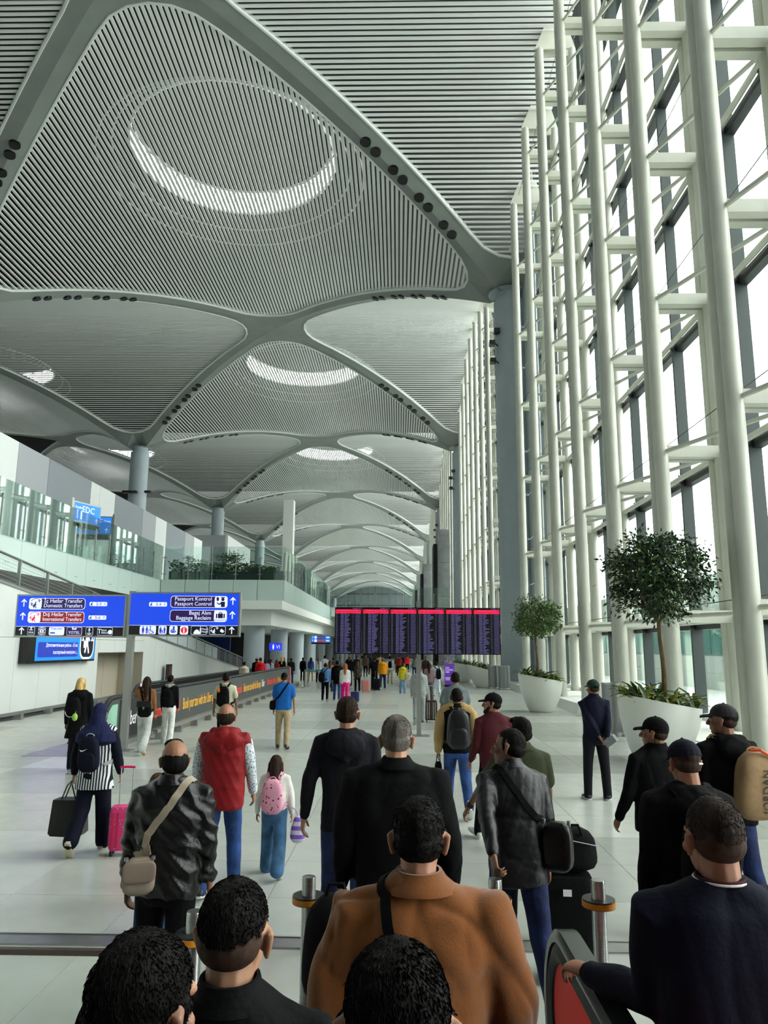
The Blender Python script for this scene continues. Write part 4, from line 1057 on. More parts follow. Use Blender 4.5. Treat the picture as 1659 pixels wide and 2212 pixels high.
def folds(co, seed, amp, freq=9.0):
    """cloth relief: long hanging folds, or short wrinkles when freq is negative"""
    wr = freq < 0; freq = abs(freq)
    rg = np.random.RandomState(seed); h = np.zeros(len(co))
    for o in range(5):
        k = rg.normal(size=3)*freq*(1.35**o); k[2] *= (.5 if o % 2 else 1.3) if wr else .24
        w = rg.normal(size=3)*freq*.55; ph = rg.uniform(0, 6.28, 2)
        s = np.sin(co@k+ph[0]+1.7*np.sin(co@w+ph[1]))
        h += ((1-np.abs(s)*1.6) if wr else (.5*s-.9*(1-np.abs(s))**2))/(1.3**o)
    return (h-h.mean())*amp/2.2
def fuse(mb, name, m, root, vox, smooth=4, fold=0, seed=1, freq=9, post=None, label=None, fac=.55):
    JOBS.append(dict(mb=mb, name=name, m=m, root=root, vox=vox, smooth=smooth, fold=fold, seed=seed, freq=freq, post=post, label=label, fac=fac))
def run_jobs():
    tobs = []
    for j in JOBS:
        me = bpy.data.meshes.new('t'); me.from_pydata([tuple(v) for v in j['mb'].v], [], j['mb'].f); o = bpy.data.objects.new('t', me); TMP.collection.objects.link(o)
        r = o.modifiers.new('r', 'REMESH'); r.mode = 'VOXEL'; r.voxel_size = j['vox']
        if j['smooth']:
            s = o.modifiers.new('s', 'SMOOTH'); s.factor = j['fac']; s.iterations = j['smooth']
        tobs.append(o)
    TMP.view_layers[0].update(); dg = TMP.view_layers[0].depsgraph
    for j, o in zip(JOBS, tobs):
        me = bpy.data.meshes.new_from_object(o.evaluated_get(dg)); me.name = j['name']; me.materials.clear(); me.materials.append(j['m'])
        n = len(me.vertices)
        if j['fold'] and n:
            co = np.empty(n*3); me.vertices.foreach_get('co', co); co = co.reshape(-1, 3); no = np.empty(n*3); me.vertices.foreach_get('normal', no); no = no.reshape(-1, 3)
            co = co + no*folds(co, j['seed'], j['fold'], j['freq'])[:, None]; me.vertices.foreach_set('co', co.ravel())
        smooth_mesh(me, 180); me.update()
        if j['post']: me = j['post'](me) or me
        ob = obj(j['name'], me, j['root'])
        if j['label']: ob['label'] = j['label']
        j['root'].setdefault if False else None
        DONE[(j['root'].name, j['name'])] = ob
    for o in tobs:
        m_ = o.data; bpy.data.objects.remove(o); bpy.data.meshes.remove(m_)
    JOBS.clear()
DONE = {}
def join_mesh(a, b):
    """append mesh b to mesh a (same object, separate skins hidden under collar and cuff)"""
    va = np.empty(len(a.vertices)*3); a.vertices.foreach_get('co', va); vb = np.empty(len(b.vertices)*3); b.vertices.foreach_get('co', vb)
    fa = [tuple(p.vertices) for p in a.polygons]; o = len(a.vertices); fb = [tuple(i+o for i in p.vertices) for p in b.polygons]
    me = bpy.data.meshes.new(a.name); me.from_pydata(np.concatenate([va, vb]).reshape(-1, 3).tolist(), [], fa+fb)
    for m in a.materials: me.materials.append(m)
    smooth_mesh(me, 180); return me
def hair_tufts(me, seed, cnt, L, wdt, wild=.35, swirl=None):
    """add fine hair blades all over a hair surface"""
    rnd = random.Random(seed); polys = me.polygons; vs = [v.co.copy() for v in me.vertices]; F = [tuple(p.vertices) for p in polys]
    ctr = sum(vs, Vector())/max(1, len(vs)); n = len(polys)
    for k in range(cnt):
        p = polys[rnd.randrange(n)]; c = p.center; nn = p.normal
        if nn.z < -.55: continue
        down = Vector((c.x-ctr.x, c.y-ctr.y, -.10)).normalized()
        if swirl is not None:
            q = c-swirl; down = Vector((-q.y*.7+q.x, q.x*.7+q.y, -.1)).normalized()
        t = (down-nn*down.dot(nn)); t = t.normalized() if t.length > 1e-4 else nn.orthogonal()
        g_ = Vector((rnd.gauss(0, .2), rnd.gauss(0, .2), rnd.gauss(0, .2))); d = (t+g_-nn*g_.dot(nn)+nn*rnd.uniform(-.03, wild)).normalized(); s = d.cross(nn); s = s.normalized()*wdt if s.length > 1e-4 else nn.orthogonal()*wdt
        l = L*rnd.uniform(.5, 1.2); o = len(vs)
        vs += [c-s-nn*.002, c+s-nn*.002, c+d*l*.6+s*.6+nn*.001, c+d*l]
        F += [(o, o+1, o+2), (o, o+2, o+3)]
    m2 = bpy.data.meshes.new(me.name); m2.from_pydata([tuple(v) for v in vs], [], F)
    for m in me.materials: m2.materials.append(m)
    smooth_mesh(m2, 180); return m2

SKIN = {}
def skin(rgb):
    if rgb not in SKIN: SKIN[rgb] = mat('skin_%d' % len(SKIN), tuple(int(c_*.86) for c_ in rgb), .5, var=.08, vscale=9, bump=.05, bscale=120, spec=.35)
    return SKIN[rgb]
def cloth(name, rgb, rough=.85, var=.1, bump=.18, bscale=60, **k): return mat(name, rgb, rough, var=var, vscale=k.pop('vscale', 7), bump=bump, bscale=bscale, spec=k.pop('spec', .25), **k)
def hairm(name, rgb): return mat('hair_'+name, rgb, .7, var=.3, vscale=22, bump=.25, bscale=70, stretch=(1, 1, .25), spec=.12)
HB = hairm('black', (17, 14, 14)); HD_ = hairm('dark_brown', (46, 33, 26)); HBR = hairm('brown', (84, 60, 42)); HBL = hairm('blond', (206, 172, 112)); HG = hairm('grey', (104, 98, 92)); HRED = hairm('copper', (150, 92, 52))

def hand_mesh(mb, wrist, d, nrm, side, s, curl, spread=.12, thumb=1):
    """palm, four jointed fingers of unequal length and a thumb; d along the forearm, nrm out of the palm's face, side towards the thumb"""
    d = d.normalized(); side = (side-d*side.dot(d)).normalized(); nrm = d.cross(side); nrm = nrm*thumb
    B = lambda a, b, c: wrist+(d*a+side*b+nrm*c)*s
    secs = []
    for a, w, t in ((-.03, .026, .02), (.0, .028, .02), (.03, .036, .019), (.065, .042, .016), (.09, .041, .014), (.098, .034, .009)):
        secs.append([B(a, w*math.cos(q), t*math.sin(q)) for q in [2*PI*i/14 for i in range(14)]])
    mb.loft(secs)
    for i, (off, L) in enumerate(((.03, .072), (.0105, .08), (-.0095, .074), (-.028, .058))):
        p = Vector((.088-abs(off)*.12, off, 0)); pts = [B(p.x-.02, p.y, 0)]; a = 0; x, c = p.x, 0.0
        pts.append(B(x, p.y, 0)); f = curl*(1+.06*i)
        for j, seg in enumerate((.45, .31, .24)):
            a += f*(.75, .95, .6)[j]; x += L*seg*math.cos(a); c += L*seg*math.sin(a); pts.append(B(x, p.y+spread*(.5-i*.33)*L*(j+1)/3*.6, c))
        r = .0092-.0006*abs(i-1)
        caps_(mb, pts, [r*s, r*s*1.02, r*s*.95, r*s*.9, r*s*.74], 8)
    pts = [B(.005, .018, .004), B(.035, .044, .01), B(.062, .058, .018+.012*curl), B(.085, .06-.012*curl, .028+.02*curl)]
    caps_(mb, pts, [.0135*s, .0125*s, .0105*s, .0085*s], 8)

def head_prims(mb, B, s=1, male=True, ears=True):
    e = lambda c, r: ell(mb, B(*c), [q*s for q in r], R=B.R)
    e((0, -.012, .038), (.077, .098, .09)); e((0, .026, -.03), (.06, .066, .078)); e((0, .062, -.082), (.03 if male else .025, .026, .022))
    e((0, .01, -.06), (.056, .062, .045))
    C = lambda pts, rs: caps_(mb, [B(*p) for p in pts], [q*s for q in rs], 10)
    C([(0, .09, .02), (0, .104, -.004), (0, .113, -.022)], [.0095, .012, .0145]); C([(-.013, .099, -.026), (.013, .099, -.026)], [.009, .009])
    C([(-.042, .074, .03), (0, .086, .031), (.042, .074, .03)], [.012, .013, .012]); C([(-.02, .083, -.05), (0, .091, -.049), (.02, .083, -.05)], [.006, .0085, .006]); C([(-.018, .083, -.06), (0, .09, -.061), (.018, .083, -.06)], [.006, .0085, .006])
    for q in (-1, 1):
        e((q*.045, .062, -.018), (.022, .022, .02))
        if ears:
            C([(q*.08, -.006, -.028), (q*.086, -.012, .0), (q*.088, -.02, .022), (q*.082, -.004, .026)], [.008, .0095, .011, .008]); C([(q*.078, -.004, -.022), (q*.082, -.01, .012)], [.009, .011])
    C([(0, -.02, -.03), (0, -.028, -.09), (0, -.036, -.14), (0, -.036, -.175)], [.056, .055 if male else .046, .054 if male else .046, .044])
class Frame:
    def __init__(s, o, R, k): s.o = o; s.R = R; s.k = k
    def __call__(s, x, y, z): return s.o + s.R @ Vector((x*s.k, y*s.k, z*s.k))

PEOPLE = []
def person(label, x, y, H=1.75, rz=0, z=0, lod=1, sex='m', bulk=1.0, lean=0, tilt=0, head=(0, 0, 0), hs=1.0, skin_rgb=(176, 128, 100), hair=('short', None), top=None, bottom=None, shoes=(30, 30, 32), sole=(200, 200, 198),
           legs=((0, 0, 0), (0, 0, 0)), abd=3, arms=((6, 8, 12), (6, 8, 12)), curl=(.45, .45), cap=None, group=None, seed=0, belly=0, face=False, tufts=0, root=None):
    """one figure; angles in degrees; arms (left, right) as (swing, abduct, elbow) or a hand target in the figure's own frame (x right, y ahead, z up)"""
    s = H/1.75; seed = seed or (len(PEOPLE)*7+3)
    R0 = root or tag(empty('person', (x, y, z), math.radians(rz)), label, 'person', group); PEOPLE.append(R0)
    vb = (.013, .017, .026)[lod]; vc = (.0115, .0165, .024)[lod]; vf = (.0058, .0085, .012)[lod]
    fem = sex == 'f'; kid = sex == 'c'
    sw = (.158 if fem else .18)*s*(bulk**.6)*(.95 if kid else 1); hipw = .088*s
    rad = math.radians
    # legs
    hips = []; feet = []; zmin = 9
    for q, (sg, lg) in enumerate(((-1, legs[0]), (1, legs[1]))):
        a, kf, fp = lg; hj = V3(sg*hipw, 0, 0); d1 = V3(sg*math.sin(rad(abd)), math.sin(rad(a)), -math.cos(rad(a))).normalized(); kn = hj+d1*.43*s
        d2 = V3(sg*math.sin(rad(abd*.5)), math.sin(rad(a-kf)), -math.cos(rad(a-kf))).normalized(); an = kn+d2*.415*s
        fd = V3(sg*.1, math.cos(rad(fp)), math.sin(rad(-fp))).normalized(); up = V3(0, math.sin(rad(fp)), math.cos(rad(fp)))
        heel = an-up*.082*s-fd*.06*s; toe = an-up*.082*s+fd*.19*s
        zmin = min(zmin, heel.z, toe.z); feet.append((hj, kn, an, fd, up))
    hz = -zmin; off = V3(0, 0, hz)
    feet = [tuple(p+off if i < 3 else p for i, p in enumerate(f)) for f in feet]
    Lr = Matrix.Rotation(rad(-lean), 3, 'X') @ Matrix.Rotation(rad(tilt), 3, 'Y')
    piv = V3(0, 0, hz+.02*s); up0 = hz-.92*s          # offsets measured from the upright stance
    def T(p):
        k = min(1, max(0, (p.z/s-.9)/.28)); p = p+V3(0, 0, up0)
        if k >= 1: return piv+Lr @ (p-piv)
        return piv+(Matrix.Rotation(rad(-lean*k), 3, 'X') @ Matrix.Rotation(rad(tilt*k), 3, 'Y')) @ (p-piv)
    Z = lambda v: v*s
    # head frame
    Rh = Lr @ Matrix.Rotation(rad(head[0]), 3, 'Z') @ Matrix.Rotation(rad(head[1]), 3, 'X') @ Matrix.Rotation(rad(head[2]), 3, 'Y')
    hk = s*1.04*hs*(1.18 if kid else 1)
    ho = T(V3(0, .015*s, Z(1.75)-.128*hk)); HF = Frame(ho, Rh, hk)
    # arms
    A = []
    for q, sg in ((0, -1), (1, 1)):
        sh = T(V3(sg*sw, -.005, Z(1.422))); ar = arms[q]; l1, l2 = .285*s, .255*s
        if ar is None: A.append(None); continue
        if ar[0] == 't':
            tg = Vector(ar[1]); v = tg-sh; dist = min(v.length, (l1+l2)*.995); v.normalize()
            ca = (l1*l1+dist*dist-l2*l2)/(2*l1*dist); ca = max(-1, min(1, ca)); hint = Vector(ar[2] if len(ar) > 2 else (sg*.5, -.6, -.6)); hint = (hint-v*hint.dot(v)).normalized()
            el = sh+v*l1*ca+hint*l1*math.sqrt(1-ca*ca); wr = sh+v*dist
        else:
            a, b, e = ar; d = Lr @ V3(sg*math.sin(rad(b)), math.sin(rad(a))*math.cos(rad(b)), -math.cos(rad(a))*math.cos(rad(b))); el = sh+d*l1
            d = Lr @ V3(sg*math.sin(rad(b*.35)), math.sin(rad(a+e)), -math.cos(rad(a+e))).normalized(); wr = el+d*l2
        A.append((sh, el, wr))
    sk = skin(skin_rgb)
    # ---- the body: one skin from crown to feet, finer at head and hands
    mb = MB()
    mb.loft([ring((0, 0, Z(h)), Z(a), Z(b), T) for h, a, b in ((.86, .1, .08), (.95, .125, .09), (1.08, .12, .085), (1.28, .14, .085), (1.4, .125, .07), (1.46, .08, .05), (1.5, .05, .05))])
    caps_(mb, [T(V3(0, 0, Z(1.42))), T(V3(0, 0, Z(1.5)))], [.06*s, .05*s])
    for a in A:
        if a: caps_(mb, [a[0]-V3(0, 0, .02*s), a[1], a[2]], [.038*s, .036*s, .027*s])
    for hj, kn, an, fd, up in feet:
        caps_(mb, [hj, kn, an], [.078*s, .05*s, .036*s]); caps_(mb, [an-up*.035*s-fd*.02*s, an-up*.045*s+fd*.13*s], [.034*s, .026*s])
    fine = MB(); head_prims(fine, HF, hk, not fem and not kid)
    for q, a in enumerate(A):
        if not a: continue
        d = (a[2]-a[1]).normalized(); sg = -1 if q == 0 else 1
        fwd = Lr @ V3(0, 1, .15) if abs(d.z) > .5 else Vector((-sg, 0, .1)); fwd = fwd if curl[q] < 5 else fwd
        hand_mesh(fine, a[2]+d*.01*s, d, None, fwd, s*(.92 if fem else 1), curl[q], thumb=1 if sg < 0 else -1)
    cell = {}
    def post_a(me): cell['a'] = me; return me
    fuse(mb, 'body', sk, R0, vb, 3)
    fuse(fine, 'fine', sk, R0, vf, 2, fac=.45)
    # ---- top
    tp = dict(col=None, hem=.86, sleeve='long', collar='stand', fit=1.0, fold=.014, flare=0, puff=0, freq=8, name='jacket', wide=1.0); tp.update(top or {})
    b = bulk*tp['fit']*(.93 if fem else 1); mt = tp['col']; tm = MB()
    hm = tp['hem']; w = .172*b; dpt = .125*b
    prof = [(hm, .182*b*tp['wide']*(1+tp['flare']), .135*b*(1+tp['flare']), belly*.5), ((hm+1.08)/2, .18*b*tp['wide'], .132*b, belly*.8), (1.08, .176*b*tp['wide'], .13*b, belly), (1.2, .186*b, .134*b, belly*.6), (1.3, .2*b, .134*b, 0), (1.38, .2*b, .122*b, -.004), (1.44, .186*b, .108*b, -.008), (1.478, .142*b, .094, -.012), (1.51, .1, .084, -.016), (1.53, .07, .066, -.016)]
    if fem: prof = [(h, a*(.96 if h > 1.15 else 1.0), d, o) for h, a, d, o in prof]
    tm.loft([ring((0, 0, Z(h)), Z(a), Z(d), T, 2.5, 32, Z(o)) for h, a, d, o in prof])
    for q, a in enumerate(A):
        if not a or tp['sleeve'] == 'none': continue
        sh, el, wr = a; p = tp['puff']; k = b**.5
        if tp['sleeve'] == 'long':
            caps_(tm, [sh.lerp(T(V3(0, 0, Z(1.42))), .25), sh, sh.lerp(el, .5), el, el.lerp(wr, .5), wr.lerp(el, .02)], [.07*s*k, (.074+p)*s*k, (.066+p)*s*k, (.058+p)*s*k, (.052+p)*s*k, .042*s*k], 16)
        else:
            f = .72 if tp['sleeve'] == 'short' else .12
            caps_(tm, [sh.lerp(T(V3(0, 0, Z(1.42))), .25), sh, sh.lerp(el, f)], [.068*s*k, .07*s*k, .068*s*k], 16)
    cl = tp['collar']
    if cl == 'stand':
        tm.loft([ring((0, 0, Z(h)), Z(a), Z(d), T, 2.1, 24, Z(o)) for h, a, d, o in ((1.43, .12, .095, -.016), (1.48, .1, .088, -.02), (1.535, .08, .079, -.024), (1.54, .066, .066, -.024))])
    elif cl == 'fold':
        tm.loft([ring((0, 0, Z(h)), Z(a), Z(d), T, 2.1, 24, Z(o)) for h, a, d, o in ((1.43, .13, .1, -.02), (1.48, .1, .09, -.024), (1.53, .08, .08, -.026), (1.535, .066, .066, -.026))])
    elif cl == 'hood':
        th = MB(); ell(th, T(V3(0, -.128*s, Z(1.41))), [.15*s*tp.get('hood', 1), .068*s, .095*s], R=Lr)
        for pts, rs in (([(-.11, .03, 1.475), (-.085, -.075, 1.47), (0, -.115, 1.455), (.085, -.075, 1.47), (.11, .03, 1.475)], [.036, .054, .066, .054, .036]), ([(-.07, -.1, 1.44), (0, -.13, 1.36), (.07, -.1, 1.44)], [.045, .055, .045]), ([(0, -.11, 1.45), (0, -.135, 1.33)], [.07, .045])):
            caps_(th, [T(V3(*[Z(c) for c in p])) for p in pts], [r*s*tp.get('hood', 1) for r in rs], 12)
        fuse(th, 'hood', mt, R0, vc*.85, (6, 4, 3)[lod], tp['fold']*s*.8, seed+2, 9)
        tm.loft([ring((0, 0, Z(h)), Z(a), Z(d), T, 2.1, 24, Z(-.014)) for h, a, d in ((1.44, .12, .092), (1.48, .09, .082), (1.515, .075, .074), (1.52, .06, .06))])
    elif cl == 'crew':
        tm.loft([ring((0, 0, Z(h)), Z(a), Z(d), T, 2.1, 24, Z(-.014)) for h, a, d in ((1.44, .12, .092), (1.48, .09, .082), (1.515, .075, .074), (1.52, .06, .06))])
    fuse(tm, tp['name'], mt, R0, vc, (12, 7, 5)[lod], tp['fold']*s, seed, tp['freq'])
    if cl in ('fold', 'stand') and lod < 2:
        pr = ((1.492, .118, .104), (1.505, .113, .102), (1.525, .088, .086), (1.55, .071, .074)) if cl == 'fold' else ((1.495, .096, .09), (1.515, .081, .081), (1.552, .071, .074))
        def band():
            mb = MB(); n = 30; R_ = []
            for (h, a, d), q in [(p_, 0) for p_ in pr]+[(p_, -.009) for p_ in pr[::-1]]: R_.append(ring((0, 0, Z(h)), Z(a+q), Z(d+q), T, 2.1, n, Z(-.022)))
            # open slightly at the throat
            mb.loft(R_, False, True); mb.build('collar', mt, R0, 50)
        band()
    # ---- trousers
    bt = dict(col=None, fit=1.0, end=0, fold=.006, flare=1.0, name='trousers'); bt.update(bottom or {})
    lm = MB(); f = bt['fit']*(b**.3)
    TP = lambda p: p+V3(0, 0, up0)
    lm.loft([ring((0, 0, Z(h)), Z(a), Z(d), TP, 2.3, 28, Z(-.006)) for h, a, d in ((.80, .12*f, .1*f), (.85, .16*f, .12*f), (.92, .158*f, .117*f), (.98, .145*f, .105*f), (1.0, .13*f, .09*f))])
    for hj, kn, an, fd, up in feet:
        e = an.lerp(kn, -.05+bt['end'])
        caps_(lm, [hj+V3(0, 0, -.0), hj.lerp(kn, .4), kn, kn.lerp(e, .5), e], [.098*s*f, .088*s*f, .071*s*f*(.6+.4*bt['flare']), .066*s*f*(.4+.6*bt['flare']), .06*s*f*bt['flare']], 16)
    if bt.get('skirt'):
        lm.loft([ring((0, 0, Z(h)), Z(a), Z(d), TP, 2.1, 28) for h, a, d in ((.12, .24, .2), (.5, .21, .18), (.9, .18, .14), (1.05, .15, .11))])
    fuse(lm, bt['name'], bt['col'], R0, vc, 4, bt['fold']*s, seed+5, 12)
    # ---- shoes
    ms = mat('shoe_%d_%d_%d' % shoes, shoes, .5); mso = mat('sole_%d_%d_%d' % sole, sole, .7)
    for hj, kn, an, fd, up in feet:
        sd = fd.cross(up); base = an-up*.082*s; B = lambda a, c, h: base+fd*(a*s)+sd*(c*s)+up*(h*s); sm = MB()
        for lo, part in ((0, 1), (1, 0)):
            secs = []
            for a, wd, ht in ((-.075, .02, .04), (-.066, .034, .07), (-.03, .04, .095), (.03, .042, .1), (.08, .046, .075), (.14, .048, .055), (.185, .04, .045), (.205, .02, .03)):
                h0, h1 = (0, .022) if part else (.02, ht)
                secs.append([B(a, wd*math.copysign(abs(math.cos(q))**.7, math.cos(q))*(1.06 if part else 1), (h0+h1)/2+(h1-h0)/2*math.copysign(abs(math.sin(q))**.7, math.sin(q))) for q in [2*PI*i/12 for i in range(12)]])
            sm.cur = part; sm.loft(secs)
        sm.build('shoe', [ms, mso], R0, 60)
    # ---- hair, cap, eyes
    st, hm_ = hair; hmat = hm_ or HB; hb = MB(); E = lambda c, r, **k: ell(hb, HF(*c), [q*hk for q in r], R=Rh, **k)
    CC = lambda pts, rs: caps_(hb, [HF(*p) for p in pts], [q*hk for q in rs], 12)
    fold_h = .004
    if st in ('short', 'fade', 'full'):
        g = .004 if st == 'full' else 0
        E((0, -.02, .048), (.0795+g, .0995+g, .09+g*1.5), **(dict(zcut=-.42) if st == 'fade' else {}))
        if st == 'fade':
            sb = MB(); ell(sb, HF(0, -.019, .044), [q*hk for q in (.0785, .098, .088)], R=Rh); ell(sb, HF(0, -.043, .004), [q*hk for q in (.0745, .066, .056)], R=Rh)
            fuse(sb, 'stubble', mat('hair_stubble', (58, 42, 34), .75, var=.2, vscale=60, spec=.15), R0, vf*1.1, 3)
        if st != 'fade': E((0, -.044, .0), (.077+g, .067+g, .058+g*2)); CC([(-.076, .012, .03), (-.078, .008, -.002)], [.012, .008]); CC([(.076, .012, .03), (.078, .008, -.002)], [.012, .008])
        if st == 'full': CC([(-.05, .06, .105), (0, .075, .11), (.05, .06, .105)], [.024, .028, .024])
    elif st == 'bald':
        E((0, -.032, .006), (.082, .09, .082)); E((0, .03, .098), (.058, .05, .034))
    elif st == 'long':
        E((0, -.018, .044), (.084, .104, .094)); CC([(-.07, -.02, .03), (-.074, -.05, -.1), (-.06, -.085, -.22)], [.03, .036, .03]); CC([(.07, -.02, .03), (.074, -.05, -.1), (.06, -.085, -.22)], [.03, .036, .03]); CC([(0, -.07, .03), (0, -.1, -.1), (0, -.125, -.25), (.005, -.13, -.32)], [.06, .058, .05, .028]); fold_h = .007
    elif st == 'bob':
        E((0, -.018, .044), (.085, .105, .095)); CC([(-.07, -.02, .03), (-.078, -.03, -.1)], [.03, .036]); CC([(.07, -.02, .03), (.078, -.03, -.1)], [.03, .036]); CC([(0, -.07, .03), (0, -.085, -.12)], [.06, .05]); fold_h = .006
    elif st == 'pony':
        E((0, -.02, .046), (.081, .101, .092)); E((0, -.045, -.01), (.07, .06, .06)); CC([(0, -.11, .06), (.0, -.15, 0), (.01, -.15, -.16), (.02, -.14, -.28)], [.025, .034, .036, .014]); fold_h = .007
    elif st == 'hijab':
        E((0, -.012, .036), (.094, .114, .108)); CC([(0, -.05, -.02), (0, -.055, -.16)], [.088, .1]); hb.loft([[HF(a*.1*math.cos(q)*w_, -.03+a*.1*math.sin(q)*w_*.85, zz) for q in [2*PI*i/20 for i in range(20)]] for zz, a, w_ in ((-.08, 1, 1.05), (-.16, 1.35, 1.3), (-.22, 1.6, 1.5), (-.31, 1.7, 1.45), (-.36, 1.3, 1.2))]); fold_h = .004
    if st != 'none':
        post = None
        if tufts: post = lambda me, sd=seed, c=tufts: hair_tufts(me, sd, int(c*3.2), .013*hk, .00045*hk, .1, HF(.01, -.05, .13))
        fuse(hb, 'headscarf' if st == 'hijab' else 'hair', hmat, R0, vf*1.1, 3, fold_h*s, seed+9, 26, post)
    if cap is not None:
        cb = MB(); ell(cb, HF(0, -.012, .052), [q*hk for q in (.089, .108, .09)], R=Rh, zcut=-.12)
        secs = []
        for a, wd, zz in ((.06, .074, .05), (.1, .07, .046), (.14, .058, .038), (.165, .03, .03), (.17, .01, .028)):
            secs.append([HF(wd*math.cos(q), a, zz+.007*math.sin(q)-.02*abs(math.cos(q))**2) for q in [2*PI*i/14 for i in range(14)]])
        cb.loft(secs); ell(cb, HF(0, -.012, .143), [.008*hk]*3)
        fuse(cb, 'cap', cap, R0, vf*1.1, 2, .001, seed)
    if face and st != 'hijab':
        ey = MB()
        for q in (-1, 1): ell(ey, HF(q*.031, .077, .012), [.0125*hk]*3, 10, 8)
        ey.build('eyes', mat('eye_white', (168, 158, 148), .35), R0, True); ir = MB()
        for q in (-1, 1): ell(ir, HF(q*.031, .0855, .012), [.0058*hk]*3, 8, 6)
        ir.build('irises', mat('iris', (36, 24, 18), .2), R0, True); br = MB()
        for q in (-1, 1): caps_(br, [HF(q*.016, .094, .036), HF(q*.034, .088, .041), HF(q*.05, .074, .036)], [.004*hk, .005*hk, .003*hk], 8)
        br.build('eyebrows', hmat if hm_ else HB, R0, True)
    return dict(root=R0, T=T, s=s, A=A, HF=HF, feet=feet, seed=seed, top=tp['name'], trousers=bt['name'], up0=up0)
def finish_people():
    run_jobs()
    for r in PEOPLE:
        b = DONE.get((r.name, 'body')); f = DONE.get((r.name, 'fine'))
        if b and f:
            b.data = join_mesh(b.data, f.data); bpy.data.objects.remove(f)
    for fn in LATER: fn()
    LATER.clear()
def bvh_of(p, part):
    V = []; F = []
    for nm in (part, 'hood'):
        o = DONE.get((p['root'].name, nm))
        if o: k = len(V); V += [v.co.copy() for v in o.data.vertices]; F += [tuple(i+k for i in f.vertices) for f in o.data.polygons]
    return BVHTree.FromPolygons(V, F)
def catmull(P, n=6):
    out = []
    for i in range(len(P)-1):
        p0, p1, p2, p3 = P[max(i-1, 0)], P[i], P[i+1], P[min(i+2, len(P)-1)]
        for k in range(n):
            t = k/n; out.append(.5*((2*p1)+(p2-p0)*t+(2*p0-5*p1+4*p2-p3)*t*t+(3*p1-p0-3*p2+p3)*t**3))
    return out+[P[-1]]
def ribbon(bvh, pts, width, m, name, parent, off=.006, thick=.004, snap=None):
    """flat strap laid on a surface: control points snap to the surface, then the band follows it"""
    C = catmull([Vector(p) for p in pts], 7); q = []
    for i, c in enumerate(C):
        h = bvh.find_nearest(c) if bvh else (None,)
        if h[0] is not None and (snap is None or (h[0]-c).length < snap): q.append((h[0]+h[1]*off, h[1]))
        else: q.append((c, None))
    N = len(q); secs = []; last = Vector((0, -1, 0))
    for i in range(N):
        t = (q[min(i+1, N-1)][0]-q[max(i-1, 0)][0]).normalized(); n = q[i][1] or last; n = (n-t*n.dot(t)); n = n.normalized() if n.length > 1e-5 else t.orthogonal(); last = n; s = t.cross(n); p = q[i][0]
        secs.append([p-s*width/2, p+s*width/2, p+s*width/2+n*thick, p-s*width/2+n*thick])
    return MB().loft(secs).build(name, m, parent, 40)
def held(p, name, label, cat, group=None):
    """a carried thing: its own top-level object in the bearer's frame"""
    o = tag(empty(name), label, cat, group); o.matrix_world = Matrix.LocRotScale(p['root'].location, p['root'].rotation_euler, (1, 1, 1)); return o
def softbox(w, d, h, e=3.2, top=.82, n=26, k=9):
    """bag body: rounded box standing on z=0"""
    secs = []
    for j in range(k+1):
        t = j/k; f = (1-abs(2*t-1)**5)**.35 if 0 < t < 1 else .55; f *= 1-(1-top)*t**2
        secs.append([Vector((math.copysign(abs(math.cos(a))**(2/e), math.cos(a))*w/2*f, math.copysign(abs(math.sin(a))**(2/e), math.sin(a))*d/2*(f*.5+.5*min(1, f+.1)), h*t)) for a in [2*PI*i/n for i in range(n)]])
    return secs
def backpack(p, label, m, w=.3, h=.44, d=.17, z=1.02, y=-.22, mstrap=None, pocket=True, extra=None, tilt=6, x=0):
    def go():
        s = p['s']; T = p['T']; t = held(p, 'backpack', label, 'backpack'); o = T(V3(x*s, y*s, z*s)); Rm = Matrix.Rotation(math.radians(tilt), 3, 'X')
        place = lambda secs, dx=0, dy=0, dz=0, k=1: [[o+Rm @ (q*s*k+V3(dx, dy, dz)*s) for q in sec] for sec in secs]
        MB().loft(place(softbox(w, d, h))).build('main_body', m, t, 180)
        if pocket: MB().loft(place(softbox(w*.8, d*.5, h*.52), 0, -d*.42, .03)).build('front_pocket', m, t, 180)
        MB().path([o+Rm @ (V3(.05*math.cos(a)*1, d*.2, h+.03*math.sin(a))*s) for a in [PI*i/8 for i in range(9)]], .008*s, 6).build('grab_handle', mstrap or m, t)
        bv = bvh_of(p, p['top'])
        for g in (-1, 1):
            ribbon(bv, [T(V3(*[c*s for c in q])) for q in ((g*.075+x, -.13, z+h-.02), (g*.1, -.06, 1.49), (g*.105, .03, 1.48), (g*.115, .15, 1.32), (g*.15, .1, 1.14), (g*.14+x, -.1, z+.06))], .045*s, mstrap or m, 'shoulder_strap', t, off=.012)
        if extra: extra(t, o, Rm, s, w, h, d)
    LATER.append(go)
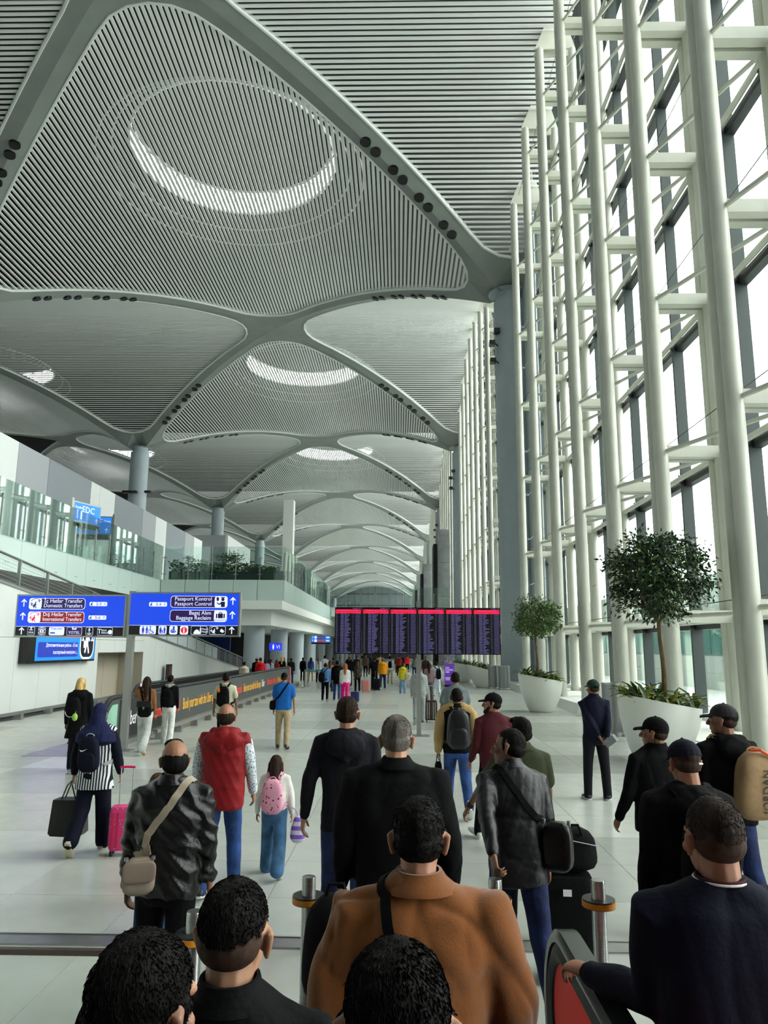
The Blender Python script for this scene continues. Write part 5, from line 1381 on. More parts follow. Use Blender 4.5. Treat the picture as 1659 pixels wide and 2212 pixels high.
def crossbody(p, label, m, mstrap, side=-1, bag=(-.24, -.05, .98), size=(.26, .09, .22), swid=.03, rz=0, flap=None, back=True, name='shoulder_bag', hardware=None):
    """bag on a strap that crosses the back from the other shoulder"""
    def go():
        s = p['s']; T = p['T']; t = held(p, name, label, 'bag'); o = T(V3(*[c*s for c in bag])); w, d, h = size; Rz = Matrix.Rotation(math.radians(rz), 3, 'Z')
        P_ = lambda secs, dy=0, dz=0: [[o+Rz @ (q*s+V3(0, dy, dz)*s) for q in sec] for sec in secs]
        MB().loft(P_(softbox(w, d, h, 4, .92))).build('bag_body', m, t, 180)
        if flap: MB().loft(P_(softbox(w*1.0, .02, h*.62, 5, 1.0), -d*.52, h*.36)).build('flap', flap, t, 180)
        g = -side; bv = bvh_of(p, p['top'])
        b0 = V3(bag[0], bag[1]-.02, bag[2]+h*.95)
        ribbon(bv, [T(V3(*[c*s for c in q])) for q in ((b0.x-.02*side, b0.y-.03, b0.z), (side*.1, -.16, 1.2), (g*.02, -.16, 1.36), (g*.1, -.07, 1.49), (g*.11, .02, 1.48), (g*.06, .14, 1.36), (side*.05, .17, 1.2), (side*.17, .12, 1.1), (b0.x+.03*side, b0.y+.03, b0.z))], swid*s, mstrap, 'strap', t, snap=.2*s)
        if hardware:
            for q in (-1, 1): MB().tube(o+Rz @ (V3(q*w*.4, -d*.2, h*.96)*s), o+Rz @ (V3(q*w*.4, -d*.2, h*1.06)*s), .012*s).build('ring', hardware, t)
    LATER.append(go)
m_zip = mat('zip_metal', (150, 152, 154), .35, .8)
def suitcase(x, y, rz, label, m, w=.38, d=.24, h=.56, handle=.5, tilt=0, ribs=True, group='wheeled suitcases', trim=None, tag_=False):
    t = tag(empty('suitcase', (x, y, 0), math.radians(rz)), label, 'suitcase', group); R_ = Matrix.Rotation(math.radians(tilt), 3, 'X')
    X = lambda v: R_ @ Vector(v)
    secs = []
    for j in range(11):
        tt = j/10; f = 1-.5*(abs(2*tt-1)**9)*.25; secs.append([X((math.copysign(abs(math.cos(a))**.4, math.cos(a))*w/2*f, math.copysign(abs(math.sin(a))**.4, math.sin(a))*d/2*f, .06+h*tt)) for a in [2*PI*i/24 for i in range(24)]])
    MB().loft(secs).build('shell', m, t, 40)
    if ribs:
        for k in (-2, -1, 1, 2): MB().add([tuple(X(v)) for v in [(k*w*.16-.012, -d/2-.004, .1), (k*w*.16+.012, -d/2-.004, .1), (k*w*.16+.012, -d/2-.004, h), (k*w*.16-.012, -d/2-.004, h), (k*w*.16-.012, -d/2+.02, .1), (k*w*.16+.012, -d/2+.02, .1), (k*w*.16+.012, -d/2+.02, h), (k*w*.16-.012, -d/2+.02, h)]], [(0, 1, 2, 3), (0, 4, 5, 1), (1, 5, 6, 2), (2, 6, 7, 3), (3, 7, 4, 0)]).build('rib', trim or m, t)
    else: MB().path([X((w*.51*math.cos(a), 0, .06+h/2+h*.51*math.sin(a))) for a in [2*PI*i/4+PI/4 for i in range(4)]], .012, 6, True).build('seam', trim or m_dark, t)
    for gx in (-1, 1):
        if handle: rod = MB().tube(X((gx*.07, d*.2, .06+h)), X((gx*.07, d*.2, .06+h+handle)), .008, n=6).build('telescopic_rod', m_steel, t)
        for gy in (-1, 1): MB().tube(X((gx*w*.36-.012, gy*d*.34, .03)), X((gx*w*.36+.012, gy*d*.34, .03)), .03, n=10).build('wheel', m_dark, t)
    if handle: MB().path([X((-.085, d*.2, .06+h+handle)), X((0, d*.2, .065+h+handle)), X((.085, d*.2, .06+h+handle))], .014, 8).build('grip', trim or m_dark, rod, True)
    if tag_: MB().add([tuple(X(v)) for v in [(-.03, -d/2-.03, h*.93), (.03, -d/2-.03, h*.93), (.03, -d/2-.03, h*1.0), (-.03, -d/2-.03, h*1.0)]], [(0, 1, 2, 3)]).build('label_patch', mat('patch_white', (230, 230, 230), .6), t)
    return t
# ------------------------------------------------------------ who is in the hall
c_black = cloth('cloth_black', (11, 11, 13), spec=.12, var=.05); c_coal = cloth('cloth_charcoal', (25, 25, 31), spec=.15); c_navy = cloth('cloth_navy', (20, 23, 42), spec=.15); c_navyd = cloth('cloth_dark_navy', (16, 18, 34), spec=.15)
c_leather = mat('leather_black', (13, 13, 14), .33, var=.15, vscale=8, bump=.25, bscale=26, spec=.4); c_leather2 = mat('leather_dark', (20, 20, 24), .4, var=.12, vscale=8, bump=.2, bscale=26, spec=.35)
c_brown = cloth('suede_brown', (126, 74, 30), .95, var=.16, vscale=4, sheen=.35, bump=.12, bscale=120)
c_red = mat('vest_red', (134, 20, 26), .65, var=.1, vscale=6, bump=.12, bscale=25, spec=.25); c_jean = cloth('denim_blue', (44, 72, 124), var=.3, vscale=6); c_jeand = cloth('denim_dark', (34, 46, 84), var=.3, vscale=6); c_jeanl = cloth('denim_light', (120, 158, 196), var=.2)
c_beige = cloth('chino_beige', (170, 152, 118)); c_blue = cloth('tee_blue', (20, 96, 176)); c_white = cloth('cloth_white', (226, 226, 220)); c_cream = cloth('cloth_cream', (206, 200, 178)); c_lgrey = cloth('sweat_grey', (160, 166, 166)); c_mgrey = cloth('tee_grey', (108, 118, 120))
c_olive = cloth('tee_olive', (56, 60, 40)); c_maroon = cloth('sweater_maroon', (74, 20, 28)); c_tan = cloth('cloth_tan', (176, 146, 98)); c_camel = cloth('sweater_camel', (136, 92, 56)); c_wgrey = cloth('trouser_pale', (190, 194, 190)); c_teeb = cloth('tee_beige', (196, 196, 168))
c_pink = cloth('trouser_pink', (224, 30, 130)); c_orange = cloth('hoodie_orange', (238, 156, 20)); c_yellow = cloth('jacket_yellow', (206, 190, 40)); c_robe = cloth('robe_white', (206, 216, 226)); c_redh = cloth('hoodie_red', (216, 26, 34)); c_dred = cloth('top_dark_red', (130, 30, 32)); c_lilac = cloth('lilac', (176, 150, 200)); c_mauve = cloth('mauve', (140, 112, 118)); c_purple = cloth('grey_purple', (84, 78, 92)); c_dbrown = cloth('dark_brown', (74, 56, 48)); c_lblue = cloth('shirt_blue', (92, 138, 196)); c_mblue = cloth('coat_blue', (44, 78, 150)); c_green = cloth('cap_green', (34, 58, 46))
def striped(name, a, b, scale, axis=0):
    m = cloth(name, a); nt = m.node_tree; N = nt.nodes; L = nt.links; bs = N['Principled BSDF']
    tc = N.new('ShaderNodeTexCoord'); sp = N.new('ShaderNodeSeparateXYZ'); L.new(tc.outputs['Object'], sp.inputs[0])
    mu = N.new('ShaderNodeMath'); mu.operation = 'MULTIPLY'; mu.inputs[1].default_value = scale; L.new(sp.outputs[axis], mu.inputs[0])
    fr = N.new('ShaderNodeMath'); fr.operation = 'FRACT'; L.new(mu.outputs[0], fr.inputs[0]); gt = N.new('ShaderNodeMath'); gt.operation = 'GREATER_THAN'; gt.inputs[1].default_value = .5; L.new(fr.outputs[0], gt.inputs[0])
    mx = N.new('ShaderNodeMix'); mx.data_type = 'RGBA'; mx.inputs['A'].default_value = (*lin([q/255 for q in a]), 1); mx.inputs['B'].default_value = (*lin([q/255 for q in b]), 1); L.new(gt.outputs[0], mx.inputs['Factor']); L.new(mx.outputs['Result'], bs.inputs['Base Color']); return m
def spotted(name, a, b, scale, thr=.35, rnd=1):
    m = cloth(name, a); nt = m.node_tree; N = nt.nodes; L = nt.links; bs = N['Principled BSDF']; tc = N.new('ShaderNodeTexCoord'); v = N.new('ShaderNodeTexVoronoi'); v.inputs['Scale'].default_value = scale; v.inputs['Randomness'].default_value = rnd; L.new(tc.outputs['Object'], v.inputs['Vector'])
    lt = N.new('ShaderNodeMath'); lt.operation = 'LESS_THAN'; lt.inputs[1].default_value = thr; L.new(v.outputs['Distance'], lt.inputs[0])
    mx = N.new('ShaderNodeMix'); mx.data_type = 'RGBA'; mx.inputs['A'].default_value = (*lin([q/255 for q in a]), 1); mx.inputs['B'].default_value = (*lin([q/255 for q in b]), 1); L.new(lt.outputs[0], mx.inputs['Factor']); L.new(mx.outputs['Result'], bs.inputs['Base Color']); return m
c_strip = striped('shirt_stripe', (20, 22, 34), (222, 224, 226), 32); c_plaid = spotted('flannel', (34, 26, 28), (170, 150, 144), 16, .3, .0); c_pinkpat = spotted('pack_pink', (226, 160, 182), (120, 40, 60), 26, .26); c_speck = spotted('sleeve_speckle', (206, 212, 214), (50, 90, 140), 60, .34); c_case = spotted('case_pink', (226, 70, 130), (240, 170, 200), 30, .2)
WALK = ((20, 8, 0), (-17, 28, 38)); WALK2 = ((-17, 28, 38), (20, 8, 0)); STEP = ((9, 5, 0), (-9, 14, 14)); STEP2 = ((-9, 14, 14), (9, 5, 0)); STAND = ((1, 2, 0), (-1, 2, 0))
def J(col, **k): return dict(col=col, name=k.pop('name', 'jacket'), **k)
def B_(col, **k): return dict(col=col, **k)
JE, JD, BK, WT = B_(c_jean), B_(c_jeand), B_(c_black), B_(c_wgrey, flare=1.25, fit=1.05)

# -- nearest the camera, coming off the escalator
person('person with full dark hair, head turned right, at the lower left of the queue', -.44, 1.38, 1.72, z=.13, lod=0, top=J(c_black, collar='crew', name='jumper'), bottom=BK, hair=('short', HB), head=(-22, -6, 6), hs=.98, skin_rgb=(188, 138, 112), tufts=3200, legs=STAND, arms=((4, 6, 10), (4, 6, 10)))
p2 = person('person with a faded dark haircut and a black stand-collar jacket', -.40, 1.95, 1.77, lod=0, top=J(c_black, collar='stand', fit=1.0, fold=.014), bottom=BK, hair=('fade', HB), head=(-6, -3, 0), skin_rgb=(190, 142, 112), tufts=2400, legs=STAND, arms=((4, 5, 10), (4, 5, 10)))
p3 = person('person in a brown suede jacket with a thin black strap across the back', .07, 2.62, 1.84, lod=0, bulk=1.12, top=J(c_brown, collar='fold', hem=.80, fold=.026, freq=9, wide=1.05, puff=.012), bottom=BK, hair=('short', HB), head=(-3, -8, 0), hs=1.0, skin_rgb=(196, 140, 112), tufts=1800, legs=STAND, arms=((-4, 16, 16), (6, 18, 18)))
person('person with dark hair swirling at the crown, lowest head at the bottom centre', .0, 1.25, 1.75, z=.13, lod=0, top=J(c_coal, collar='crew', name='jumper'), bottom=BK, hair=('short', HB), head=(0, -16, 0), hs=1.0, tufts=4200, legs=STAND, arms=((4, 5, 10), (4, 5, 10)))
p5 = person('person with cropped hair in a plain navy jacket, hand on the escalator handrail', 1.05, 2.62, 1.85, lod=0, bulk=1.16, top=J(c_navyd, collar='crew', hem=.8, fold=.022, freq=5.5, puff=.008), bottom=BK, hair=('fade', hairm('cropped', (44, 36, 32))), head=(6, -4, 0), skin_rgb=(178, 124, 98), tufts=900, legs=STAND, arms=(('t', (-.35, .31, 1.2), (.5, -.6, -.8)), (4, 10, 10)), curl=(.75, .4))
person('person of whom only the dark crown of the head shows at the bottom left corner', -.47, 1.06, 1.70, z=.13, lod=0, top=J(c_black, collar='crew', name='jumper'), bottom=BK, hair=('short', HB), hs=.95, tufts=1500, legs=STAND, arms=((4, 5, 10), (4, 5, 10)))
# -- middle distance
p7 = person('balding person in a black leather jacket with a beige bag slung across the back', -1.42, 4.85, 1.75, lod=0, bulk=1.1, top=J(c_leather, collar='stand', hem=.84, fold=.024, freq=-9), bottom=BK, hair=('bald', HB), head=(26, 0, 0), skin_rgb=(176, 126, 98), face=True, legs=STEP, arms=((-2, 9, 12), (2, 8, 16)), tufts=500)
crossbody(p7, 'beige leather shoulder bag with flap on the back of the black leather jacket', mat('bag_beige', (146, 130, 116), .5, var=.12), mat('strap_beige', (160, 146, 126), .6), -1, (-.11, -.2, .9), (.19, .1, .2), .045, 18, mat('flap_beige', (132, 116, 102), .5, var=.1), hardware=m_zip)
p8 = person('balding person in a dark red hooded padded vest over pale speckled sleeves', -1.72, 7.6, 1.77, lod=0, bulk=1.16, top=J(c_red, name='vest', sleeve='cap', collar='hood', hood=1.3, hem=.78, fold=.016, freq=-7), bottom=B_(c_jean), hair=('bald', HD_), skin_rgb=(182, 128, 100), legs=STEP2, arms=((4, 12, 8), (8, 11, 14)), tufts=500)
def sleeves(p, m, name='sleeve', r=(.07, .06, .05, .044)):
    """sleeves of a garment worn under a vest or a two-coloured jacket"""
    for a in p['A']:
        if a:
            s = p['s']; mb = MB(); sh, el, wr = a; caps_(mb, [sh.lerp(el, .16), sh.lerp(el, .6), el, el.lerp(wr, .5), wr.lerp(el, .03)], [r[0]*s, r[0]*s*.95, r[1]*s, r[2]*s*1.06, r[3]*s], 16); fuse(mb, name, m, p['root'], .013, 4, .007, 5, 12)
sleeves(p8, c_speck)
p9 = person('small girl with long brown hair and blue jeans wearing a pink backpack', -1.31, 8.26, 1.2, lod=0, sex='c', bulk=1.0, top=J(c_white, name='blouse', collar='crew'), bottom=B_(cloth('denim_mid', (66, 104, 140), var=.25), flare=1.5, fit=1.2), hair=('long', HD_), shoes=(210, 200, 196), legs=((14, 6, 0), (-14, 24, 34)), arms=((2, 16, 8), (2, 14, 8)), skin_rgb=(216, 172, 146))
backpack(p9, 'pink patterned backpack on the small girl', c_pinkpat, .34, .5, .19, .94, -.24, None, False)
p10 = person('person in a navy headscarf and striped shirt carrying a black tote bag', -3.55, 9.0, 1.63, lod=0, sex='f', bulk=1.15, top=J(c_strip, name='shirt', sleeve='cap', hem=.72, collar='crew', flare=.16, wide=1.08), bottom=B_(c_navyd, flare=1.3, fit=1.15, end=.05), hair=('hijab', cloth('scarf_navy', (24, 30, 66), spec=.2)), shoes=(180, 176, 160), sole=(196, 190, 160), legs=((-7, 30, 52), (8, 4, 0)), arms=((0, 17, 10), (4, 17, 14)), skin_rgb=(206, 160, 132), head=(0, -4, 0))
sleeves(p10, c_navyd, r=(.076, .066, .06, .045))
def shirt_print():
    s = p10['s']; t = text_obj('JUST DO IT', .07, mat('print_white', (226, 228, 230), .6), p10['root'], tuple(p10['T'](V3(.0, -.185*s, 1.335*s))), align='CENTER', name='print', maxw=.32)
    t.rotation_euler = (math.radians(84), 0, 0)
LATER.append(shirt_print)
def swoosh(t, o, Rm, s, w, h, d):
    pts = [(-.5, .1), (-.35, -.12), (-.1, -.1), (.5, .22), (-.12, .02), (-.32, .0)]
    M4 = Matrix.Translation(o+Rm @ (V3(-.02, -d*.72, h*.66)*s)) @ Matrix.Rotation(PI/2, 4, 'X'); MB().prism([(a*.09, b*.09) for a, b in pts], -.003, .004, M4).build('emblem', mat('print_white', (226, 228, 230), .6), t)
backpack(p10, 'small navy backpack with a white emblem on the striped shirt', c_navyd, .27, .42, .15, .96, -.23, c_lgrey, True, swoosh)
def tote():
    w = Vector(p10['root'].location)+p10['A'][0][2]; x, y, z = w.x-.03, w.y+.02, w.z-.07
    t = tag(empty('tote_bag', (x, y, z-.62)), 'tall black tote bag hanging from the left hand of the person in the headscarf', 'bag')
    MB().loft([[Vector((a*wd, b*.09, zz)) for a, b in ((-1, -1), (0, -1.25), (1, -1), (1, 1), (0, 1.25), (-1, 1))] for zz, wd in ((0, .17), (.03, .2), (.38, .17), (.40, .165))]).build('bag_body', c_leather, t, 60)
    for q in (-.05, .05): MB().path([(-.09, q, .38), (-.03, q, .55), (.0, 0, .6), (.03, q, .55), (.09, q, .38)], .008, 6).build('handle', c_leather, t)
LATER.append(tote)
suitcase(-3.16, 8.95, 8, 'pink patterned child-size suitcase beside the person in the headscarf', c_case, .3, .2, .47, .42, 0, True, None, mat('case_pink_trim', (214, 24, 90), .35))
p11 = person('person with blond hair in a long black coat, beside the white wall', -6.12, 14.5, 1.72, sex='f', bulk=1.15, top=J(c_black, collar='hood', hem=.62, flare=.2, name='coat', hood=1.2), bottom=B_(c_coal, flare=1.3), hair=('bob', HBL), legs=STEP, arms=((0, 12, 8), (0, 12, 12)))
backpack(p11, 'black backpack with a lime plush charm on the blond person', c_black, .28, .42, .15, .98, -.24, None, True, lambda t, o, Rm, s, w, h, d: (ell_obj('plush_charm', o+V3(.09, -.15, .06), (.05, .045, .07), mat('plush_lime', (150, 190, 80), .9), t), MB().path([o+V3(.1*math.cos(a), -.15, .16+.1*math.sin(a)) for a in [PI+PI*i/8 for i in range(9)]], .006, 6).build('cord', c_cream, t)))
def ell_obj(name, c, r, m, par): return ell(MB(), c, r).build(name, m, par, 180)
p12 = person('person in a camel sweater with long dark hair, holding up a phone', -5.68, 17.0, 1.69, sex='f', top=J(c_camel, name='sweater', collar='crew', hem=.9), bottom=B_(c_wgrey, flare=1.5, fit=1.12), hair=('long', HD_), shoes=(220, 220, 216), sole=(190, 170, 130), legs=WALK, arms=(('t', (-.17, .3, 1.42), (-.6, -.2, -.7)), (4, 8, 14)), curl=(1.1, .5), head=(14, 0, 0))
backpack(p12, 'black flap-top backpack slung low on the camel sweater', c_black, .32, .36, .14, .86, -.25, None, False, lambda t, o, Rm, s, w, h, d: (MB().loft([[o+Rm @ (V3(a*w*.5, -d*.52-b*.012, h*zz)*s) for a, b in ((-1, 0), (1, 0), (1, 1), (-1, 1))] for zz in (.62, 1.0)]).build('flap', c_leather2, t), MB().loft([[o+Rm @ (V3(.0+a*.02, -d*.58-b*.012, h*zz)*s) for a, b in ((-1, 0), (1, 0), (1, 1), (-1, 1))] for zz in (.5, .66)]).build('buckle', m_zip, t)), 2, .07)
def phone():
    w = Vector(p12['root'].location)+p12['A'][0][2]; t = tag(empty('phone', (w.x-.02, w.y+.05, w.z+.05)), 'phone with a pale lit screen held up by the person in the camel sweater', 'phone'); t.rotation_euler = (0, 1.45, .15)
    MB().box(-.08, .08, -.006, .006, -.04, .04).build('body', m_black, t).rotation_euler = (0, PI/2, 0); MB().box(-.075, .075, -.0075, -.006, -.036, .036).build('screen', em('phone_screen', (226, 200, 200), .9), t).rotation_euler = (0, PI/2, 0)
LATER.append(phone)
p13 = person('person in a black jacket with a pale hood and white flared trousers', -5.66, 18.7, 1.63, sex='f', top=J(c_black, collar='crew', hem=.9), bottom=B_(c_white, flare=1.45, fit=1.02), hair=('short', HB), shoes=(214, 214, 210), legs=STEP, arms=((2, 8, 12), (2, 8, 12)))
def hood13(p, m):
    mb = MB(); T = p['T']; s = p['s']
    for pts, rs in (([(-.1, .03, 1.49), (-.08, -.075, 1.485), (0, -.115, 1.47), (.08, -.075, 1.485), (.1, .03, 1.49)], [.03, .045, .055, .045, .03]),): caps_(mb, [T(V3(*[c*s for c in q])) for q in pts], [r*s for r in rs])
    fuse(mb, 'hood', m, p['root'], .013, 4, .004, 3)
hood13(p13, c_lgrey); backpack(p13, 'large black backpack on the person in white flared trousers', c_black, .32, .46, .18, .94, -.24)
p14 = person('person in a beige T-shirt with a black backpack, pulling a small case near the walkway', -4.0, 17.5, 1.73, top=J(c_teeb, name='tee', sleeve='short', collar='crew', hem=.84, fit=1.1, fold=.006), bottom=BK, hair=('short', HB), skin_rgb=(150, 104, 78), legs=STEP, arms=((-6, 14, 20), (-10, 16, 18)))
backpack(p14, 'black backpack with an orange tag on the beige T-shirt', c_black, .3, .46, .16, 1.0, -.22, None, True, lambda t, o, Rm, s, w, h, d: MB().box(-.02, .02, -.01, .0, -.05, .05).build('orange_tag', mat('tag_orange', (240, 110, 20), .5), t, loc=tuple(o+Rm @ V3(-.07, -d*.7, h*.85))))
suitcase(-3.72, 16.4, 0, 'small black wheeled case behind the person in the beige T-shirt', c_coal, .34, .2, .42, .5, 0, False, None)
p15 = person('person in a bright blue T-shirt and beige trousers with a bag across the back', -2.72, 18.0, 1.73, bulk=1.08, top=J(c_blue, name='tee', sleeve='short', collar='crew', hem=.88, fold=.006), bottom=B_(c_beige, fit=1.05), hair=('fade', HB), skin_rgb=(186, 134, 106), shoes=(34, 34, 34), sole=(60, 60, 60), legs=STEP, arms=((0, 9, 14), (-6, 11, 18)))
crossbody(p15, 'small black shoulder bag at the left hip of the blue T-shirt', c_black, c_black, -1, (-.25, -.02, .88), (.18, .08, .22), .04, 40)
p16 = person('tall brown-haired person in a dark hooded jacket beside the grey-haired man', -.42, 6.3, 1.93, lod=0, bulk=1.0, top=J(c_coal, collar='hood', hem=.80, fold=.018), bottom=JD, hair=('short', HD_), legs=STEP, arms=((-4, 20, 12), (0, 8, 12)), skin_rgb=(200, 152, 122), tufts=900)
p17 = person('broad grey-haired person in a black jacket in front of the brown jacket', -.01, 4.55, 1.93, lod=0, bulk=1.18, top=J(c_black, collar='fold', hem=.80, fold=.018, freq=6, puff=.01), bottom=BK, hair=('short', HG), head=(0, -10, 0), skin_rgb=(206, 150, 122), legs=STEP, arms=((-2, 13, 14), (0, 15, 14)), tufts=1500)
t = tag(empty('round_bag', (-.27, 3.5, .85)), 'big rounded black bag hanging left of the brown suede jacket', 'bag'); MB().loft([[Vector((q.x, q.y, q.z)) for q in sec] for sec in softbox(.3, .24, .42, 2.2, .8)]).build('bag_body', c_black, t, 180); MB().path([(-.05, 0, .4), (-.03, 0, .47), (.03, 0, .47), (.05, 0, .4)], .01, 6).build('handle', c_black, t)
p18 = person('person in a black and tan jacket with a large black backpack', .86, 11.2, 1.79, lod=0, bulk=1.1, top=J(c_black, collar='fold', hem=.86, fold=.016), bottom=B_(c_jean, fit=1.06), hair=('short', HB), skin_rgb=(150, 106, 80), shoes=(96, 92, 84), legs=WALK, arms=((-3, 12, 12), (0, 10, 12)))
sleeves(p18, c_tan, 'tan_sleeve', (.094, .082, .072, .056)); backpack(p18, 'large black sporty backpack on the black and tan jacket', c_leather2, .34, .52, .2, .95, -.25)
def yoke(p, m):
    mb = MB(); T = p['T']; s = p['s']; caps_(mb, [T(V3(-.17*s, -.01, 1.435*s)), T(V3(-.08*s, -.02, 1.465*s)), T(V3(.08*s, -.02, 1.465*s)), T(V3(.17*s, -.01, 1.435*s))], [.085*s, .1*s, .1*s, .085*s]); fuse(mb, 'yoke', m, p['root'], .013, 4, .004, 2)
yoke(p18, c_tan)
def pouch(p, hand, label, w=.11, h=.2):
    def go():
        q = p['root'].matrix_world @ p['A'][hand][2] +V3(0, 0, 0) if False else Vector(p['root'].location)+Matrix.Rotation(p['root'].rotation_euler.z, 3, 'Z') @ p['A'][hand][2]
        t = tag(empty('pouch', (q.x, q.y+.02, q.z-.1-h-.06)), label, 'bag'); MB().loft(softbox(w, .07, h, 4, .85)).build('bag_body', c_black, t, 180); MB().path([(-.03, 0, h-.02), (-.02, 0, h+.09), (.02, 0, h+.09), (.03, 0, h-.02)], .006, 6).build('loop', c_black, t)
    LATER.append(go)
pouch(p18, 0, 'small black pouch in the left hand of the person with the large backpack')
p19 = person('person in a grey T-shirt walking just ahead of the large black backpack', 1.13, 15.0, 1.86, top=J(c_mgrey, name='tee', sleeve='short', collar='crew', hem=.85, fit=1.08, fold=.006), bottom=BK, hair=('short', HB), skin_rgb=(150, 106, 80), legs=STEP2, arms=((-2, 15, 12), (0, 10, 12)))
pouch(p19, 0, 'tiny black bag swinging from the left hand of the grey T-shirt', .12, .17)
p20 = person('bearded person in a black cap and maroon sweater, looking to the left', 1.2, 9.7, 1.79, lod=0, rz=18, top=J(c_maroon, name='sweater', collar='crew', hem=.86, fold=.014), bottom=B_(c_black, fit=.94), hair=('short', HB), cap=c_black, head=(62, 4, 0), skin_rgb=(176, 126, 98), face=True, shoes=(216, 216, 212), sole=(226, 226, 222), legs=((18, 6, -14), (-16, 22, 30)), arms=((6, 8, 30), (4, 8, 20)))
def beard(p, m):
    mb = MB(); B = p['HF']; k = B.k
    for pts, rs in (([(-.06, .03, -.035), (-.045, .06, -.075), (0, .078, -.092), (.045, .06, -.075), (.06, .03, -.035)], [.014, .024, .026, .024, .014]), ([(-.025, .086, -.038), (0, .096, -.038), (.025, .086, -.038)], [.006, .007, .006])): caps_(mb, [B(*q) for q in pts], [r*k for r in rs])
    fuse(mb, 'beard', m, p['root'], .008, 2, .002, 4)
beard(p20, HB)
p21 = person('person in an olive T-shirt stretching the left arm out, behind the leather-jacketed man', 1.08, 6.75, 1.73, lod=0, top=J(c_olive, name='tee', sleeve='short', collar='fold', hem=.84, fit=1.08, fold=.014), bottom=BK, hair=('full', HB), head=(16, 0, 0), skin_rgb=(150, 106, 82), legs=STEP, arms=(('t', (-.46, .05, .99), (-.2, -.8, .2)), (4, 10, 16)), curl=(.6, .5), tufts=600)
def watch():
    a = p21['A'][0]; w = a[2].lerp(a[1], .1); d = (a[2]-a[1]).normalized(); MB().tube(w-d*.016, w+d*.016, .037).build('watch_strap', m_black, p21['root'])
LATER.append(watch)
p22 = person('person in a black leather jacket and jeans leaning on a bollard, in profile', .80, 5.3, 1.80, lod=0, rz=8, lean=11, top=J(c_leather2, collar='stand', hem=.79, fold=.014, freq=10), bottom=B_(c_jeand), hair=('short', HB), head=(58, 6, 0), skin_rgb=(160, 112, 86), face=True, shoes=(26, 26, 28), legs=((10, 6, 0), (-14, 20, 24)), arms=(('t', (-.25, -.33, 1.06), (-.5, -.5, .1)), (4, 8, 14)), curl=(.9, .5), tufts=600)
crossbody(p22, 'black leather shoulder bag at the right hip of the leaning man', c_leather, c_black, 1, (.24, -.1, .88), (.2, .12, .3), .04, -30, hardware=m_zip)
suitcase(1.22, 5.85, -4, 'large black soft suitcase with a small white patch beside the leaning man', c_black, .44, .28, .66, .1, 0, False, None, None, True)
t = tag(empty('duffel_bag', (1.25, 5.9, .735)), 'black soft bag lying on top of the large black suitcase', 'bag'); MB().loft(softbox(.46, .28, .3, 3.2, .86)).build('bag_body', c_black, t, 180); MB().path([(-.1, -.12, .27), (-.07, -.13, .34), (.07, -.13, .34), (.1, -.12, .27)], .01, 6).build('handle', c_black, t); MB().path([(-.2, -.14, .2), (0, -.155, .24), (.2, -.14, .2)], .004, 5).build('zip', m_zip, t)
p23 = person('person in a green cap and navy jacket holding papers behind the back', 3.17, 12.4, 1.84, lod=0, top=J(c_navy, collar='stand', hem=.86, fold=.018), bottom=B_(c_coal, fit=1.05), hair=('fade', HB), cap=c_green, head=(24, 0, 0), skin_rgb=(168, 116, 90), shoes=(24, 26, 34), sole=(216, 216, 214), abd=5, legs=STAND, arms=(('t', (.02, -.2, .97), (-.5, -.3, -1)), ('t', (.13, -.22, .95), (.9, -.2, -.6))), curl=(.7, 1.0))
def piping():
    T = p5['T']; s = p5['s']; MB().path([T(V3(.078*s*math.cos(a), -.018*s+.077*s*math.sin(a), 1.522*s)) for a in [2*PI*i/28 for i in range(28)]], .004, 6, True).build('white_piping', c_white, p5['root'])
    MB().path([T(V3(.072*s*math.cos(a), -.018*s+.071*s*math.sin(a), 1.528*s)) for a in [2*PI*i/28 for i in range(28)]], .004, 6, True).build('red_piping', c_maroon, p5['root'])
LATER.append(piping)
def papers():
    q = Vector(p23['root'].location)+p23['A'][1][2]; t = tag(empty('travel_papers', (q.x+.02, q.y-.07, q.z-.06)), 'grey booklet and white papers held behind the navy jacket', 'papers'); t.rotation_euler = (.2, .9, .1)
    MB().box(-.06, .06, -.008, .008, -.09, .09).build('booklet', c_mgrey, t); MB().box(-.05, .07, .009, .013, -.07, .13).build('sheets', c_white, t)
LATER.append(papers)
p24 = person('person in a black cap and plain black jacket in front of the near planter', 2.2, 6.6, 1.76, lod=0, rz=14, bulk=1.12, top=J(c_black, collar='stand', hem=.84, fold=.018), bottom=BK, hair=('fade', HB), cap=c_black, head=(42, 2, 0), skin_rgb=(170, 118, 92), face=True, legs=STAND, arms=((6, 14, 26), (6, 10, 30)))
p25 = person('person in a navy cap with white buckle, between the other two capped men', 1.72, 4.65, 1.79, lod=0, bulk=1.14, top=J(c_black, collar='hood', hem=.82, fold=.018), bottom=BK, hair=('fade', HD_), cap=c_navyd, head=(8, -10, 0), skin_rgb=(176, 122, 94), legs=STEP, arms=((-4, 11, 18), (2, 10, 20)))
def buckle():
    B = p25['HF']; MB().path([B(.03, -.1, .004), B(.052, -.088, .004), B(.07, -.064, .004)], .006, 6).build('buckle', c_white, p25['root'])
LATER.append(buckle); backpack(p25, 'black rucksack with dangling straps on the man in the navy cap', c_black, .3, .44, .15, .98, -.24)
t = tag(empty('carrier_bag', (1.50, 4.5, .52)), 'blue and orange bag at the left side of the man in the navy cap', 'bag'); S_ = softbox(.2, .2, .5, 2.6, .7); MB().loft(S_[:6]).build('orange_panel', mat('bag_orange', (224, 84, 20), .6, bump=.2, bscale=12), t, 180); MB().loft(S_[5:]).build('blue_panel', mat('bag_blue', (36, 44, 104), .6, bump=.2, bscale=12), t, 180)
